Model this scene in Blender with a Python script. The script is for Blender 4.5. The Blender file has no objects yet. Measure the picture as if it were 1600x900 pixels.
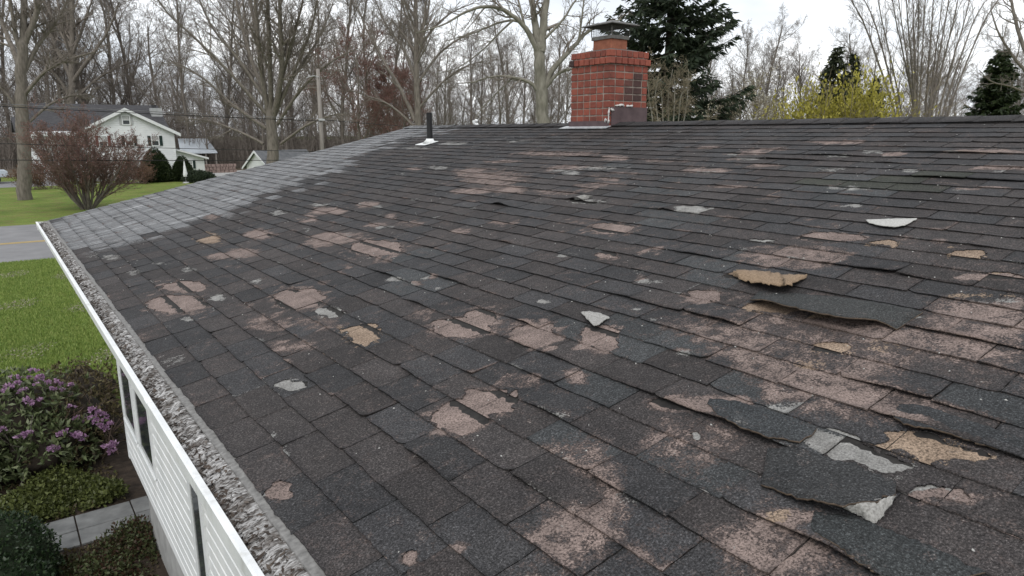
import bpy, math, random
import numpy as np
from mathutils import Vector, Matrix

random.seed(7)
rng = np.random.default_rng(7)
R = math.radians
scene = bpy.context.scene
col = scene.collection

# ------------------------------------------------------------------ camera, sky, sun, exposure
HC = 4.2                       # camera height above the ground
FPX = 1086.0                   # focal length in photograph pixels (1600 wide)
PITCH = math.atan(242 / FPX)
YAW = R(36.722)
cam_data = bpy.data.cameras.new('camera')
cam = bpy.data.objects.new('camera', cam_data)
col.objects.link(cam)
cam.location = (0, 0, HC)
cam.rotation_euler = (math.pi / 2 - PITCH, 0, -YAW)
cam_data.sensor_width = 36.0
cam_data.lens = 36.0 * FPX / 1600.0
cam_data.clip_start = 0.05
cam_data.clip_end = 2000
scene.camera = cam

SUN_EL, SUN_AZ = R(50), R(-140)       # azimuth measured from +Y towards +X
world = bpy.data.worlds.new('World')
scene.world = world
world.use_nodes = True
wn, wl = world.node_tree.nodes, world.node_tree.links
wn.clear()
sky = wn.new('ShaderNodeTexSky')
sky.sky_type = 'NISHITA'
sky.sun_disc = False
sky.sun_elevation = SUN_EL
sky.sun_rotation = SUN_AZ
sky.dust_density = 4.0
sky.air_density = 1.0
tc = wn.new('ShaderNodeTexCoord')
mp = wn.new('ShaderNodeMapping')
mp.inputs['Scale'].default_value = (1.4, 1.4, 3.5)
cn = wn.new('ShaderNodeTexNoise')
cn.inputs['Scale'].default_value = 1.6
cn.inputs['Detail'].default_value = 5
cr = wn.new('ShaderNodeValToRGB')
cr.color_ramp.elements[0].position = 0.30
cr.color_ramp.elements[0].color = (0.44, 0.485, 0.545, 1)
cr.color_ramp.elements[1].position = 0.62
cr.color_ramp.elements[1].color = (1.0, 1.0, 1.0, 1)
vm = wn.new('ShaderNodeVectorMath')
vm.operation = 'SCALE'
vm.inputs['Scale'].default_value = 17.0
mixw = wn.new('ShaderNodeMix')
mixw.data_type = 'RGBA'
mixw.inputs[0].default_value = 0.86    # cloud cover
bg = wn.new('ShaderNodeBackground')
bg.inputs['Strength'].default_value = 0.1
wo = wn.new('ShaderNodeOutputWorld')
wl.new(tc.outputs['Generated'], mp.inputs['Vector'])
wl.new(mp.outputs['Vector'], cn.inputs['Vector'])
wl.new(cn.outputs['Fac'], cr.inputs['Fac'])
wl.new(cr.outputs['Color'], vm.inputs[0])
wl.new(sky.outputs['Color'], mixw.inputs[6])
wl.new(vm.outputs['Vector'], mixw.inputs[7])
wl.new(mixw.outputs[2], bg.inputs['Color'])
wl.new(bg.outputs['Background'], wo.inputs['Surface'])

sun_data = bpy.data.lights.new('sun', 'SUN')
sun_data.energy = 1.2
sun_data.angle = R(25)
sun_data.color = (1.0, 0.97, 0.93)
sun = bpy.data.objects.new('sun', sun_data)
col.objects.link(sun)
sd = Vector((math.sin(SUN_AZ) * math.cos(SUN_EL), math.cos(SUN_AZ) * math.cos(SUN_EL), math.sin(SUN_EL)))
sun.rotation_euler = sd.to_track_quat('Z', 'Y').to_euler()

scene.view_settings.view_transform = 'Standard'
scene.view_settings.look = 'None'
scene.view_settings.gamma = 1.0
scene.view_settings.exposure = 0.0
scene.view_settings.use_curve_mapping = False
scene.cycles.max_bounces = 5
scene.cycles.diffuse_bounces = 3
scene.cycles.glossy_bounces = 2
scene.cycles.transparent_max_bounces = 6

# ------------------------------------------------------------------ where a point of the photograph lies in the place
CT, ST, CY, SY = math.cos(PITCH), math.sin(PITCH), math.cos(YAW), math.sin(YAW)


def ray(px, py):
    r, u = px - 800.0, 450.0 - py
    fw = FPX * CT + u * ST
    return np.array([SY * fw + CY * r, CY * fw - SY * r, u * CT - FPX * ST]), fw


def gp(px, py, z=0.0):
    d, _ = ray(px, py)
    t = (z - HC) / d[2]
    return Vector((d[0] * t, d[1] * t, z))


def at_y(px, py, Y):
    d, _ = ray(px, py)
    t = Y / d[1]
    return Vector((d[0] * t, Y, HC + d[2] * t))


def at_x(px, py, X):
    d, _ = ray(px, py)
    t = X / d[0]
    return Vector((X, d[1] * t, HC + d[2] * t))


def at_d(px, py, D):
    d, fw = ray(px, py)
    t = D / fw
    return Vector((d[0] * t, d[1] * t, HC + d[2] * t))


def project(P):
    """world points (n,3) -> photograph pixels (n,2)"""
    x, y, z = P[:, 0], P[:, 1], P[:, 2] - HC
    r = CY * x - SY * y
    fh = SY * x + CY * y
    zc = fh * CT - z * ST
    u = fh * ST + z * CT
    zc = np.maximum(zc, 1e-3)
    return np.stack([800 + r / zc * FPX, 450 - u / zc * FPX], 1)


# the roof plane: z = HC - C0 + KS * x
PITCH_ROOF = R(12.775)
KS = math.tan(PITCH_ROOF)
CP, SP = math.cos(PITCH_ROOF), math.sin(PITCH_ROOF)
C0 = 11.5 * (0.0516177 * KS + 0.1027946)
XE, XR, YG, YN = 0.594, 6.258, 11.5, -3.0       # eave x, ridge x, far gable y, near end y
ZE = HC - C0 + KS * XE
ZR = HC - C0 + KS * XR
SLOPE = (XR - XE) / CP


def roof_pt(a, b, n):
    """a up the slope from the eave, b along the ridge, n above the deck"""
    return np.stack([XE + a * CP - n * SP, b + 0 * a, ZE + a * SP + n * CP], -1)


def px_roof(px, py, h=0.0):
    d, _ = ray(px, py)
    t = (C0 - h / CP) / (KS * d[0] - d[2])
    p = d * t
    a = (p[0] - XE + h * SP) / CP
    return a, p[1]


# ------------------------------------------------------------------ materials
MATS = {}


def nodes_of(name):
    m = bpy.data.materials.new(name)
    m.use_nodes = True
    nt = m.node_tree
    nt.nodes.clear()
    out = nt.nodes.new('ShaderNodeOutputMaterial')
    b = nt.nodes.new('ShaderNodeBsdfPrincipled')
    nt.links.new(b.outputs[0], out.inputs['Surface'])
    return m, nt, b


def N(nt, typ, **kw):
    n = nt.nodes.new(typ)
    for k, v in kw.items():
        if k.startswith('i_'):
            n.inputs[k[2:].replace('_', ' ')].default_value = v
        else:
            setattr(n, k, v)
    return n


def ramp(nt, fac, stops):
    r = nt.nodes.new('ShaderNodeValToRGB')
    e = r.color_ramp.elements
    while len(e) < len(stops):
        e.new(0.5)
    for q, (p, c) in zip(e, stops):
        q.position = p
        q.color = (*c, 1) if len(c) == 3 else c
    nt.links.new(fac, r.inputs['Fac'])
    return r.outputs['Color']


def noise(nt, vec, scale, detail=4, rough=0.55, dist=0.0):
    n = nt.nodes.new('ShaderNodeTexNoise')
    n.inputs['Scale'].default_value = scale
    n.inputs['Detail'].default_value = detail
    n.inputs['Roughness'].default_value = rough
    n.inputs['Distortion'].default_value = dist
    if vec is not None:
        nt.links.new(vec, n.inputs['Vector'])
    return n.outputs['Fac']


def mixc(nt, fac, a, b, blend='MIX'):
    m = nt.nodes.new('ShaderNodeMix')
    m.data_type = 'RGBA'
    m.blend_type = blend
    for s, v in ((m.inputs[0], fac), (m.inputs[6], a), (m.inputs[7], b)):
        if isinstance(v, (int, float)):
            s.default_value = v
        elif isinstance(v, tuple):
            s.default_value = (*v, 1)
        else:
            nt.links.new(v, s)
    return m.outputs[2]


def math_n(nt, op, a, b=None, clamp=False):
    m = nt.nodes.new('ShaderNodeMath')
    m.operation = op
    m.use_clamp = clamp
    for s, v in ((m.inputs[0], a), (m.inputs[1], b)):
        if v is None:
            continue
        if isinstance(v, (int, float)):
            s.default_value = v
        else:
            nt.links.new(v, s)
    return m.outputs[0]


def position(nt, scale=(1, 1, 1)):
    g = nt.nodes.new('ShaderNodeNewGeometry')
    m = nt.nodes.new('ShaderNodeMapping')
    m.inputs['Scale'].default_value = scale
    nt.links.new(g.outputs['Position'], m.inputs['Vector'])
    return m.outputs['Vector']


def objcoord(nt, scale=(1, 1, 1)):
    g = nt.nodes.new('ShaderNodeTexCoord')
    m = nt.nodes.new('ShaderNodeMapping')
    m.inputs['Scale'].default_value = scale
    nt.links.new(g.outputs['Object'], m.inputs['Vector'])
    return m.outputs['Vector']


def bump(nt, b, h, strength=0.4, dist=0.01):
    n = nt.nodes.new('ShaderNodeBump')
    n.inputs['Strength'].default_value = strength
    n.inputs['Distance'].default_value = dist
    nt.links.new(h, n.inputs['Height'])
    nt.links.new(n.outputs['Normal'], b.inputs['Normal'])


def simple(name, c0, c1, scale=8, rough=0.8, bmp=0.0, bdist=0.01, spec=0.3, metal=0.0, vscale=(1, 1, 1), island=0.0, detail=5, obj=False):
    """two-tone noise material; island adds a random shade for each loose piece"""
    m, nt, b = nodes_of(name)
    v = objcoord(nt, vscale) if obj else position(nt, vscale)
    f = noise(nt, v, scale, detail)
    if island:
        g = nt.nodes.new('ShaderNodeNewGeometry')
        f2 = math_n(nt, 'MULTIPLY', g.outputs['Random Per Island'], island)
        f = math_n(nt, 'ADD', math_n(nt, 'MULTIPLY', f, 1 - island), f2)
    c = ramp(nt, f, [(0.3 if not island else 0.12, c0), (0.7 if not island else 0.88, c1)])
    nt.links.new(c, b.inputs['Base Color'])
    b.inputs['Roughness'].default_value = rough
    b.inputs['Specular IOR Level'].default_value = spec
    b.inputs['Metallic'].default_value = metal
    if bmp:
        bump(nt, b, f, bmp, bdist)
    MATS[name] = m
    return m


def leafmat(name, stops, rough=0.55, spec=0.3, trans=0.15):
    m, nt, b = nodes_of(name)
    g = nt.nodes.new('ShaderNodeNewGeometry')
    f = math_n(nt, 'ADD', math_n(nt, 'MULTIPLY', g.outputs['Random Per Island'], 0.65),
               math_n(nt, 'MULTIPLY', noise(nt, g.outputs['Position'], 2.2, 3), 0.35))
    c = ramp(nt, f, stops)
    nt.links.new(c, b.inputs['Base Color'])
    b.inputs['Roughness'].default_value = rough
    b.inputs['Specular IOR Level'].default_value = spec
    tr = nt.nodes.new('ShaderNodeBsdfTranslucent')
    nt.links.new(c, tr.inputs['Color'])
    mx = nt.nodes.new('ShaderNodeMixShader')
    mx.inputs[0].default_value = trans
    out = [n for n in nt.nodes if n.type == 'OUTPUT_MATERIAL'][0]
    nt.links.new(b.outputs[0], mx.inputs[1])
    nt.links.new(tr.outputs[0], mx.inputs[2])
    nt.links.new(mx.outputs[0], out.inputs['Surface'])
    MATS[name] = m
    return m


# --- asphalt shingle: granules, tint of each tab, and worn patches carried by the mesh (wear: r pink mat, g grey mat, b tan felt, a weathered band)
def shingle_material():
    m, nt, b = nodes_of('shingle')
    pos = position(nt)
    tint = N(nt, 'ShaderNodeAttribute', attribute_name='tint')
    wear = N(nt, 'ShaderNodeAttribute', attribute_name='wear')
    sep = nt.nodes.new('ShaderNodeSeparateColor')
    nt.links.new(wear.outputs['Color'], sep.inputs[0])
    g1 = noise(nt, pos, 150, 3, 0.75)
    g2 = noise(nt, pos, 420, 2, 0.6)
    blot = noise(nt, pos, 3.2, 4, 0.6)
    blot2 = noise(nt, pos, 17, 4, 0.65)
    gran = ramp(nt, math_n(nt, 'ADD', math_n(nt, 'MULTIPLY', g1, 0.7), math_n(nt, 'MULTIPLY', g2, 0.3)),
                [(0.36, (0.22, 0.22, 0.22)), (0.49, (0.85, 0.85, 0.85)), (0.58, (1.7, 1.7, 1.7)), (0.67, (4.6, 4.6, 4.5))])
    base = mixc(nt, 1.0, tint.outputs['Color'], gran, 'MULTIPLY')
    base = mixc(nt, 1.0, base, ramp(nt, blot, [(0.25, (0.74, 0.75, 0.77)), (0.75, (1.22, 1.19, 1.17))]), 'MULTIPLY')
    base = mixc(nt, 1.0, base, ramp(nt, blot2, [(0.25, (0.84, 0.84, 0.84)), (0.75, (1.15, 1.15, 1.15))]), 'MULTIPLY')
    # pale scuffs along the whole roof
    scuff = ramp(nt, noise(nt, pos, 26, 6, 0.75, 0.6), [(0.63, (0, 0, 0)), (0.70, (1, 1, 1))])
    scuff = mixc(nt, 1.0, scuff, ramp(nt, noise(nt, pos, 1.6, 3, 0.6), [(0.42, (0, 0, 0)), (0.68, (0.7, 0.7, 0.7))]), 'MULTIPLY')
    base = mixc(nt, scuff, base, (0.15, 0.135, 0.13))
    # weathered pale band by the rake: streaky grey
    bandv = position(nt, (2.6, 15, 2.6))
    st = noise(nt, bandv, 1.0, 6, 0.75, 0.9)
    bandc = ramp(nt, st, [(0.30, (0.045, 0.046, 0.048)), (0.43, (0.105, 0.108, 0.112)), (0.56, (0.185, 0.189, 0.195)), (0.70, (0.40, 0.407, 0.415))])
    bandc = mixc(nt, 0.35, bandc, gran, 'MULTIPLY')
    # ragged edge shared by all patches
    e1 = math_n(nt, 'MULTIPLY', math_n(nt, 'SUBTRACT', noise(nt, pos, 15, 7, 0.72), 0.5), 2.1)
    e2 = math_n(nt, 'MULTIPLY', math_n(nt, 'SUBTRACT', noise(nt, pos, 120, 4, 0.75), 0.5), 1.15)
    edge = math_n(nt, 'ADD', e1, e2)

    def mask(ch):
        return ramp(nt, math_n(nt, 'ADD', ch, edge), [(0.485, (0, 0, 0)), (0.53, (1, 1, 1))])
    mp_, mg, mt = mask(sep.outputs[0]), mask(sep.outputs[1]), mask(sep.outputs[2])
    bandm = ramp(nt, math_n(nt, 'ADD', wear.outputs['Alpha'], math_n(nt, 'MULTIPLY', edge, 0.9)), [(0.35, (0, 0, 0)), (0.7, (1, 1, 1))])
    base = mixc(nt, bandm, base, bandc)
    fine = ramp(nt, g1, [(0.36, (0.34, 0.33, 0.33)), (0.47, (0.95, 0.95, 0.95)), (0.64, (1.65, 1.65, 1.65))])
    pink = mixc(nt, 1.0, ramp(nt, noise(nt, pos, 9, 5, 0.65), [(0.3, (0.105, 0.082, 0.074)), (0.7, (0.20, 0.155, 0.138))]), fine, 'MULTIPLY')
    grey = mixc(nt, 1.0, ramp(nt, noise(nt, pos, 12, 5, 0.6), [(0.3, (0.15, 0.147, 0.14)), (0.7, (0.26, 0.257, 0.247))]), ramp(nt, g1, [(0.36, (0.62,) * 3), (0.5, (1,) * 3), (0.66, (1.4,) * 3)]), 'MULTIPLY')
    tan = mixc(nt, 1.0, ramp(nt, noise(nt, pos, 8, 5, 0.6), [(0.3, (0.150, 0.110, 0.080)), (0.7, (0.245, 0.186, 0.138))]), fine, 'MULTIPLY')
    low = ramp(nt, math_n(nt, 'ADD', sep.outputs[0], math_n(nt, 'MULTIPLY', edge, 0.9)), [(0.22, (0, 0, 0)), (0.40, (0.85, 0.85, 0.85))])
    dusty = mixc(nt, 1.0, ramp(nt, noise(nt, pos, 11, 5, 0.7), [(0.3, (0.046, 0.037, 0.035)), (0.7, (0.092, 0.074, 0.069))]), fine, 'MULTIPLY')
    base = mixc(nt, low, base, dusty)
    c = mixc(nt, mp_, base, pink)
    c = mixc(nt, mt, c, tan)
    c = mixc(nt, mg, c, grey)
    nt.links.new(c, b.inputs['Base Color'])
    b.inputs['Roughness'].default_value = 0.88
    b.inputs['Specular IOR Level'].default_value = 0.22
    allm = math_n(nt, 'MAXIMUM', math_n(nt, 'MAXIMUM', mp_, mg), mt)
    h = math_n(nt, 'SUBTRACT', math_n(nt, 'ADD', math_n(nt, 'MULTIPLY', g1, 0.45), math_n(nt, 'MULTIPLY', blot2, 0.5)), math_n(nt, 'MULTIPLY', allm, 1.7))
    h = math_n(nt, 'ADD', h, math_n(nt, 'MULTIPLY', math_n(nt, 'MULTIPLY', st, wear.outputs['Alpha']), 2.5))
    bump(nt, b, h, 0.85, 0.004)
    MATS['shingle'] = m


shingle_material()
simple('deck', (0.012, 0.011, 0.011), (0.03, 0.028, 0.026), 40, 0.95)
simple('mat_grey', (0.17, 0.165, 0.155), (0.37, 0.365, 0.35), 130, 0.95, 0.7, 0.004, detail=8)
simple('mat_pale', (0.28, 0.28, 0.265), (0.48, 0.475, 0.455), 130, 0.95, 0.7, 0.004, detail=8)
simple('mat_brown', (0.045, 0.034, 0.026), (0.14, 0.105, 0.078), 60, 0.95, 0.5, 0.003)
simple('mat_tan', (0.13, 0.09, 0.058), (0.29, 0.21, 0.14), 130, 0.95, 0.7, 0.004, detail=8)
simple('white_paint', (0.62, 0.64, 0.65), (0.73, 0.745, 0.75), 5, 0.45, spec=0.4)
simple('trim_grey', (0.33, 0.34, 0.34), (0.52, 0.53, 0.53), 30, 0.6)
simple('drip', (0.10, 0.098, 0.095), (0.21, 0.207, 0.20), 45, 0.75)
simple('foundation', (0.27, 0.27, 0.265), (0.40, 0.40, 0.39), 7, 0.9, 0.3)
simple('mortar', (0.14, 0.115, 0.10), (0.32, 0.275, 0.24), 12, 0.95, 0.4, 0.003)
simple('flue_clay', (0.21, 0.075, 0.045), (0.30, 0.115, 0.07), 20, 0.8)
simple('crown_mortar', (0.06, 0.055, 0.05), (0.13, 0.12, 0.11), 40, 0.9)
simple('cap_metal', (0.09, 0.085, 0.08), (0.17, 0.163, 0.155), 12, 0.5, metal=0.5)
simple('wire_mesh', (0.05, 0.05, 0.05), (0.12, 0.12, 0.12), 30, 0.5, metal=0.6)
simple('counter_flash', (0.062, 0.040, 0.044), (0.105, 0.072, 0.076), 9, 0.55, 0.2)
simple('lead', (0.26, 0.275, 0.29), (0.46, 0.475, 0.49), 22, 0.5, 0.3)
simple('sealant', (0.42, 0.41, 0.40), (0.62, 0.61, 0.60), 40, 0.7, 0.4, 0.004)
simple('pipe_black', (0.010, 0.010, 0.011), (0.022, 0.022, 0.024), 15, 0.5)
simple('boot_white', (0.58, 0.60, 0.60), (0.74, 0.75, 0.75), 18, 0.5)
simple('glass_dark', (0.030, 0.036, 0.040), (0.065, 0.075, 0.082), 1.5, 0.06, spec=0.6)
simple('asphalt', (0.150, 0.150, 0.155), (0.200, 0.200, 0.204), 1.2, 0.85)
simple('concrete', (0.30, 0.30, 0.295), (0.43, 0.43, 0.42), 2.2, 0.9)
simple('slab_stone', (0.115, 0.118, 0.12), (0.215, 0.22, 0.22), 6, 0.8, 0.3, 0.004, detail=8)
simple('yellow_paint', (0.42, 0.28, 0.05), (0.52, 0.36, 0.08), 6, 0.8)
simple('bark', (0.095, 0.083, 0.071), (0.20, 0.178, 0.155), 9, 0.95, 0.6, 0.03, vscale=(1, 1, 0.25), obj=True)
simple('bark_pale', (0.115, 0.108, 0.088), (0.235, 0.222, 0.188), 8, 0.95, 0.5, 0.02, vscale=(1, 1, 0.3), obj=True)
simple('twig', (0.145, 0.125, 0.108), (0.235, 0.207, 0.182), 0.4, 0.95, obj=True)
simple('twig_dark', (0.030, 0.025, 0.020), (0.06, 0.05, 0.042), 3, 0.95, obj=True)
simple('twig_tan', (0.135, 0.112, 0.078), (0.25, 0.215, 0.155), 0.8, 0.95, obj=True)
simple('twig_red', (0.12, 0.082, 0.068), (0.20, 0.145, 0.12), 0.8, 0.95, obj=True)
simple('pole_wood', (0.17, 0.155, 0.14), (0.27, 0.25, 0.23), 12, 0.9, 0.3, vscale=(1, 1, 0.1))
simple('wire', (0.012, 0.012, 0.012), (0.03, 0.03, 0.03), 3, 0.6)
simple('wire_pale', (0.10, 0.10, 0.10), (0.17, 0.17, 0.17), 3, 0.6)
simple('soil', (0.018, 0.013, 0.010), (0.055, 0.040, 0.030), 9, 0.98, 0.8, 0.03, detail=9)
simple('leaf_litter', (0.055, 0.043, 0.030), (0.125, 0.100, 0.072), 1.3, 0.98, detail=9)
simple('shutter_green', (0.008, 0.020, 0.018), (0.018, 0.036, 0.032), 4, 0.6)
simple('shutter_red', (0.10, 0.035, 0.028), (0.16, 0.06, 0.05), 4, 0.6)
simple('shutter_grey', (0.30, 0.31, 0.31), (0.42, 0.43, 0.43), 4, 0.6)
simple('roof_dark', (0.030, 0.030, 0.034), (0.065, 0.064, 0.068), 3, 0.9, vscale=(1, 1, 6))
simple('roof_grey', (0.10, 0.105, 0.115), (0.17, 0.175, 0.185), 3, 0.85)
simple('roof_metal', (0.38, 0.42, 0.46), (0.50, 0.54, 0.58), 0.8, 0.35, metal=0.2)
simple('stone_pink', (0.16, 0.115, 0.10), (0.30, 0.23, 0.205), 3.5, 0.9)
simple('car_paint', (0.40, 0.45, 0.50), (0.46, 0.51, 0.56), 1, 0.25, spec=0.6)
simple('tyre', (0.012, 0.012, 0.012), (0.025, 0.025, 0.025), 12, 0.9)
simple('rim', (0.30, 0.30, 0.31), (0.42, 0.42, 0.43), 6, 0.4, metal=0.7)
simple('lamp_glass', (0.55, 0.55, 0.52), (0.7, 0.7, 0.66), 6, 0.2)
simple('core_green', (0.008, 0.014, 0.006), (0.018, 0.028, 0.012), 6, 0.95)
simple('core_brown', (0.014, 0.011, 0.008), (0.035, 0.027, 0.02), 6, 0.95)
leafmat('spruce', [(0.15, (0.015, 0.025, 0.015)), (0.55, (0.033, 0.048, 0.028)), (0.9, (0.062, 0.080, 0.045))], 0.7)
leafmat('pine', [(0.15, (0.016, 0.022, 0.012)), (0.55, (0.032, 0.042, 0.020)), (0.9, (0.060, 0.066, 0.034))], 0.7)
leafmat('yew', [(0.15, (0.011, 0.020, 0.007)), (0.55, (0.023, 0.038, 0.012)), (0.9, (0.045, 0.062, 0.020))], 0.6)
leafmat('boxwood', [(0.1, (0.010, 0.022, 0.010)), (0.55, (0.024, 0.044, 0.019)), (0.92, (0.055, 0.088, 0.036))], 0.4, 0.4)
leafmat('rhodo_leaf', [(0.1, (0.040, 0.055, 0.024)), (0.5, (0.105, 0.135, 0.058)), (0.92, (0.21, 0.235, 0.125))], 0.45, 0.4)
leafmat('brown_leaf', [(0.1, (0.042, 0.030, 0.018)), (0.5, (0.092, 0.072, 0.038)), (0.92, (0.150, 0.135, 0.060))], 0.6)
leafmat('cover_leaf', [(0.1, (0.036, 0.044, 0.014)), (0.5, (0.080, 0.098, 0.028)), (0.92, (0.145, 0.165, 0.052))], 0.5)
leafmat('cover_mixed', [(0.05, (0.040, 0.016, 0.012)), (0.3, (0.060, 0.034, 0.020)), (0.5, (0.045, 0.056, 0.022)), (0.92, (0.100, 0.122, 0.050))], 0.55)
leafmat('forsythia', [(0.1, (0.16, 0.15, 0.03)), (0.5, (0.32, 0.29, 0.055)), (0.92, (0.48, 0.43, 0.10))], 0.6, trans=0.3)
leafmat('red_bud', [(0.1, (0.11, 0.055, 0.048)), (0.5, (0.19, 0.10, 0.086)), (0.92, (0.28, 0.165, 0.14))], 0.7, trans=0.25)
leafmat('rust_bud', [(0.1, (0.075, 0.042, 0.026)), (0.5, (0.135, 0.078, 0.048)), (0.92, (0.205, 0.128, 0.082))], 0.7, trans=0.25)
leafmat('blossom', [(0.1, (0.24, 0.22, 0.16)), (0.5, (0.38, 0.355, 0.27)), (0.92, (0.52, 0.49, 0.39))], 0.7, trans=0.25)
leafmat('petal', [(0.1, (0.30, 0.15, 0.29)), (0.5, (0.44, 0.26, 0.43)), (0.92, (0.60, 0.44, 0.58))], 0.5, trans=0.3)
leafmat('fallen_petal', [(0.1, (0.20, 0.18, 0.12)), (0.5, (0.31, 0.28, 0.22)), (0.92, (0.42, 0.38, 0.32))], 0.7)
leafmat('grass_blade', [(0.1, (0.10, 0.165, 0.034)), (0.5, (0.195, 0.275, 0.062)), (0.92, (0.33, 0.375, 0.12))], 0.6, trans=0.3)
leafmat('debris', [(0.05, (0.03, 0.026, 0.022)), (0.34, (0.09, 0.08, 0.072)), (0.52, (0.17, 0.16, 0.152)), (0.72, (0.33, 0.325, 0.32)), (0.95, (0.52, 0.52, 0.515))], 0.85, trans=0.05)

leafmat('debris_dark', [(0.05, (0.014, 0.011, 0.009)), (0.5, (0.045, 0.034, 0.027)), (0.8, (0.085, 0.068, 0.055)), (0.95, (0.22, 0.20, 0.18))], 0.9, trans=0.02)


def brick_material(name, c0, c1, c2):
    m, nt, b = nodes_of(name)
    oi = nt.nodes.new('ShaderNodeObjectInfo')
    pos = position(nt)
    c = ramp(nt, oi.outputs['Random'], [(0.0, c0), (0.5, c1), (1.0, c2)])
    c = mixc(nt, 1.0, c, ramp(nt, noise(nt, pos, 28, 6, 0.7), [(0.3, (0.72, 0.70, 0.70)), (0.7, (1.2, 1.2, 1.2))]), 'MULTIPLY')
    c = mixc(nt, ramp(nt, noise(nt, pos, 3.5, 6, 0.7), [(0.50, (0, 0, 0)), (0.72, (0.75, 0.75, 0.75))]), c, (0.055, 0.026, 0.022))
    c = mixc(nt, ramp(nt, noise(nt, pos, 55, 5, 0.7), [(0.64, (0, 0, 0)), (0.72, (0.5, 0.5, 0.5))]), c, (0.30, 0.22, 0.19))
    nt.links.new(c, b.inputs['Base Color'])
    b.inputs['Roughness'].default_value = 0.85
    bump(nt, b, noise(nt, pos, 90, 5), 0.5, 0.004)
    MATS[name] = m


brick_material('brick', (0.175, 0.046, 0.031), (0.225, 0.058, 0.038), (0.275, 0.074, 0.047))
brick_material('brick_sooty', (0.040, 0.022, 0.020), (0.065, 0.030, 0.027), (0.11, 0.042, 0.034))


def grimy(name, c0, c1, vs, grime):
    m, nt, b = nodes_of(name)
    f = noise(nt, position(nt, (1, 1, 1)), 4, 5, 0.6)
    c = ramp(nt, f, [(0.3, c0), (0.7, c1)])
    g = noise(nt, position(nt, vs), 1.0, 6, 0.7)
    c = mixc(nt, ramp(nt, g, [(0.52, (0, 0, 0)), (0.74, (0.5, 0.5, 0.5))]), c, grime)
    nt.links.new(c, b.inputs['Base Color'])
    b.inputs['Roughness'].default_value = 0.5
    bump(nt, b, f, 0.15, 0.01)
    MATS[name] = m


grimy('siding', (0.66, 0.68, 0.685), (0.77, 0.78, 0.78), (10, 7, 1.2), (0.45, 0.45, 0.42))
grimy('gutter_paint', (0.60, 0.62, 0.63), (0.70, 0.715, 0.72), (12, 14, 2.5), (0.33, 0.32, 0.29))


def lawn_material():
    m, nt, b = nodes_of('lawn')
    pos = position(nt)
    c = ramp(nt, noise(nt, pos, 0.35, 6, 0.65), [(0.3, (0.085, 0.128, 0.028)), (0.5, (0.132, 0.185, 0.042)), (0.7, (0.190, 0.215, 0.064))])
    c = mixc(nt, 1.0, c, ramp(nt, noise(nt, pos, 11, 6, 0.75), [(0.3, (0.6, 0.62, 0.6)), (0.7, (1.35, 1.32, 1.3))]), 'MULTIPLY')
    c = mixc(nt, ramp(nt, noise(nt, pos, 1.1, 5, 0.7), [(0.48, (0, 0, 0)), (0.66, (0.75, 0.75, 0.75))]), c, (0.150, 0.125, 0.055))
    nt.links.new(c, b.inputs['Base Color'])
    b.inputs['Roughness'].default_value = 0.95
    b.inputs['Specular IOR Level'].default_value = 0.1
    bump(nt, b, noise(nt, pos, 30, 5, 0.7), 0.8, 0.05)
    MATS['lawn'] = m


lawn_material()


def far_siding():
    m, nt, b = nodes_of('far_siding')
    g = nt.nodes.new('ShaderNodeNewGeometry')
    sx = nt.nodes.new('ShaderNodeSeparateXYZ')
    nt.links.new(g.outputs['Position'], sx.inputs[0])
    saw = math_n(nt, 'FRACT', math_n(nt, 'MULTIPLY', sx.outputs['Z'], 5.0))
    nz = noise(nt, g.outputs['Position'], 1.2, 4)
    nt.links.new(ramp(nt, nz, [(0.3, (0.66, 0.68, 0.70)), (0.7, (0.76, 0.78, 0.79))]), b.inputs['Base Color'])
    b.inputs['Roughness'].default_value = 0.6
    bump(nt, b, saw, 0.6, 0.03)
    MATS['far_siding'] = m


far_siding()

# ------------------------------------------------------------------ mesh helpers


def put(name, me, mat=None, parent=None, loc=None):
    o = bpy.data.objects.new(name, me)
    col.objects.link(o)
    if mat is not None and not me.materials:
        me.materials.append(MATS[mat])
    if parent is not None:
        o.parent = parent
    if loc is not None:
        o.location = loc
    return o


def mesh_np(name, V, F, smooth=False):
    """V (n,3), F (m,3|4) numpy"""
    me = bpy.data.meshes.new(name)
    V = np.asarray(V, np.float32)
    F = np.asarray(F, np.int32)
    k = F.shape[1]
    me.vertices.add(len(V))
    me.vertices.foreach_set('co', V.ravel())
    me.loops.add(F.size)
    me.loops.foreach_set('vertex_index', F.ravel())
    me.polygons.add(len(F))
    me.polygons.foreach_set('loop_start', np.arange(0, F.size, k, dtype=np.int32))
    me.polygons.foreach_set('loop_total', np.full(len(F), k, np.int32))
    if smooth:
        me.polygons.foreach_set('use_smooth', np.ones(len(F), bool))
    me.update(calc_edges=True)
    return me


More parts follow.
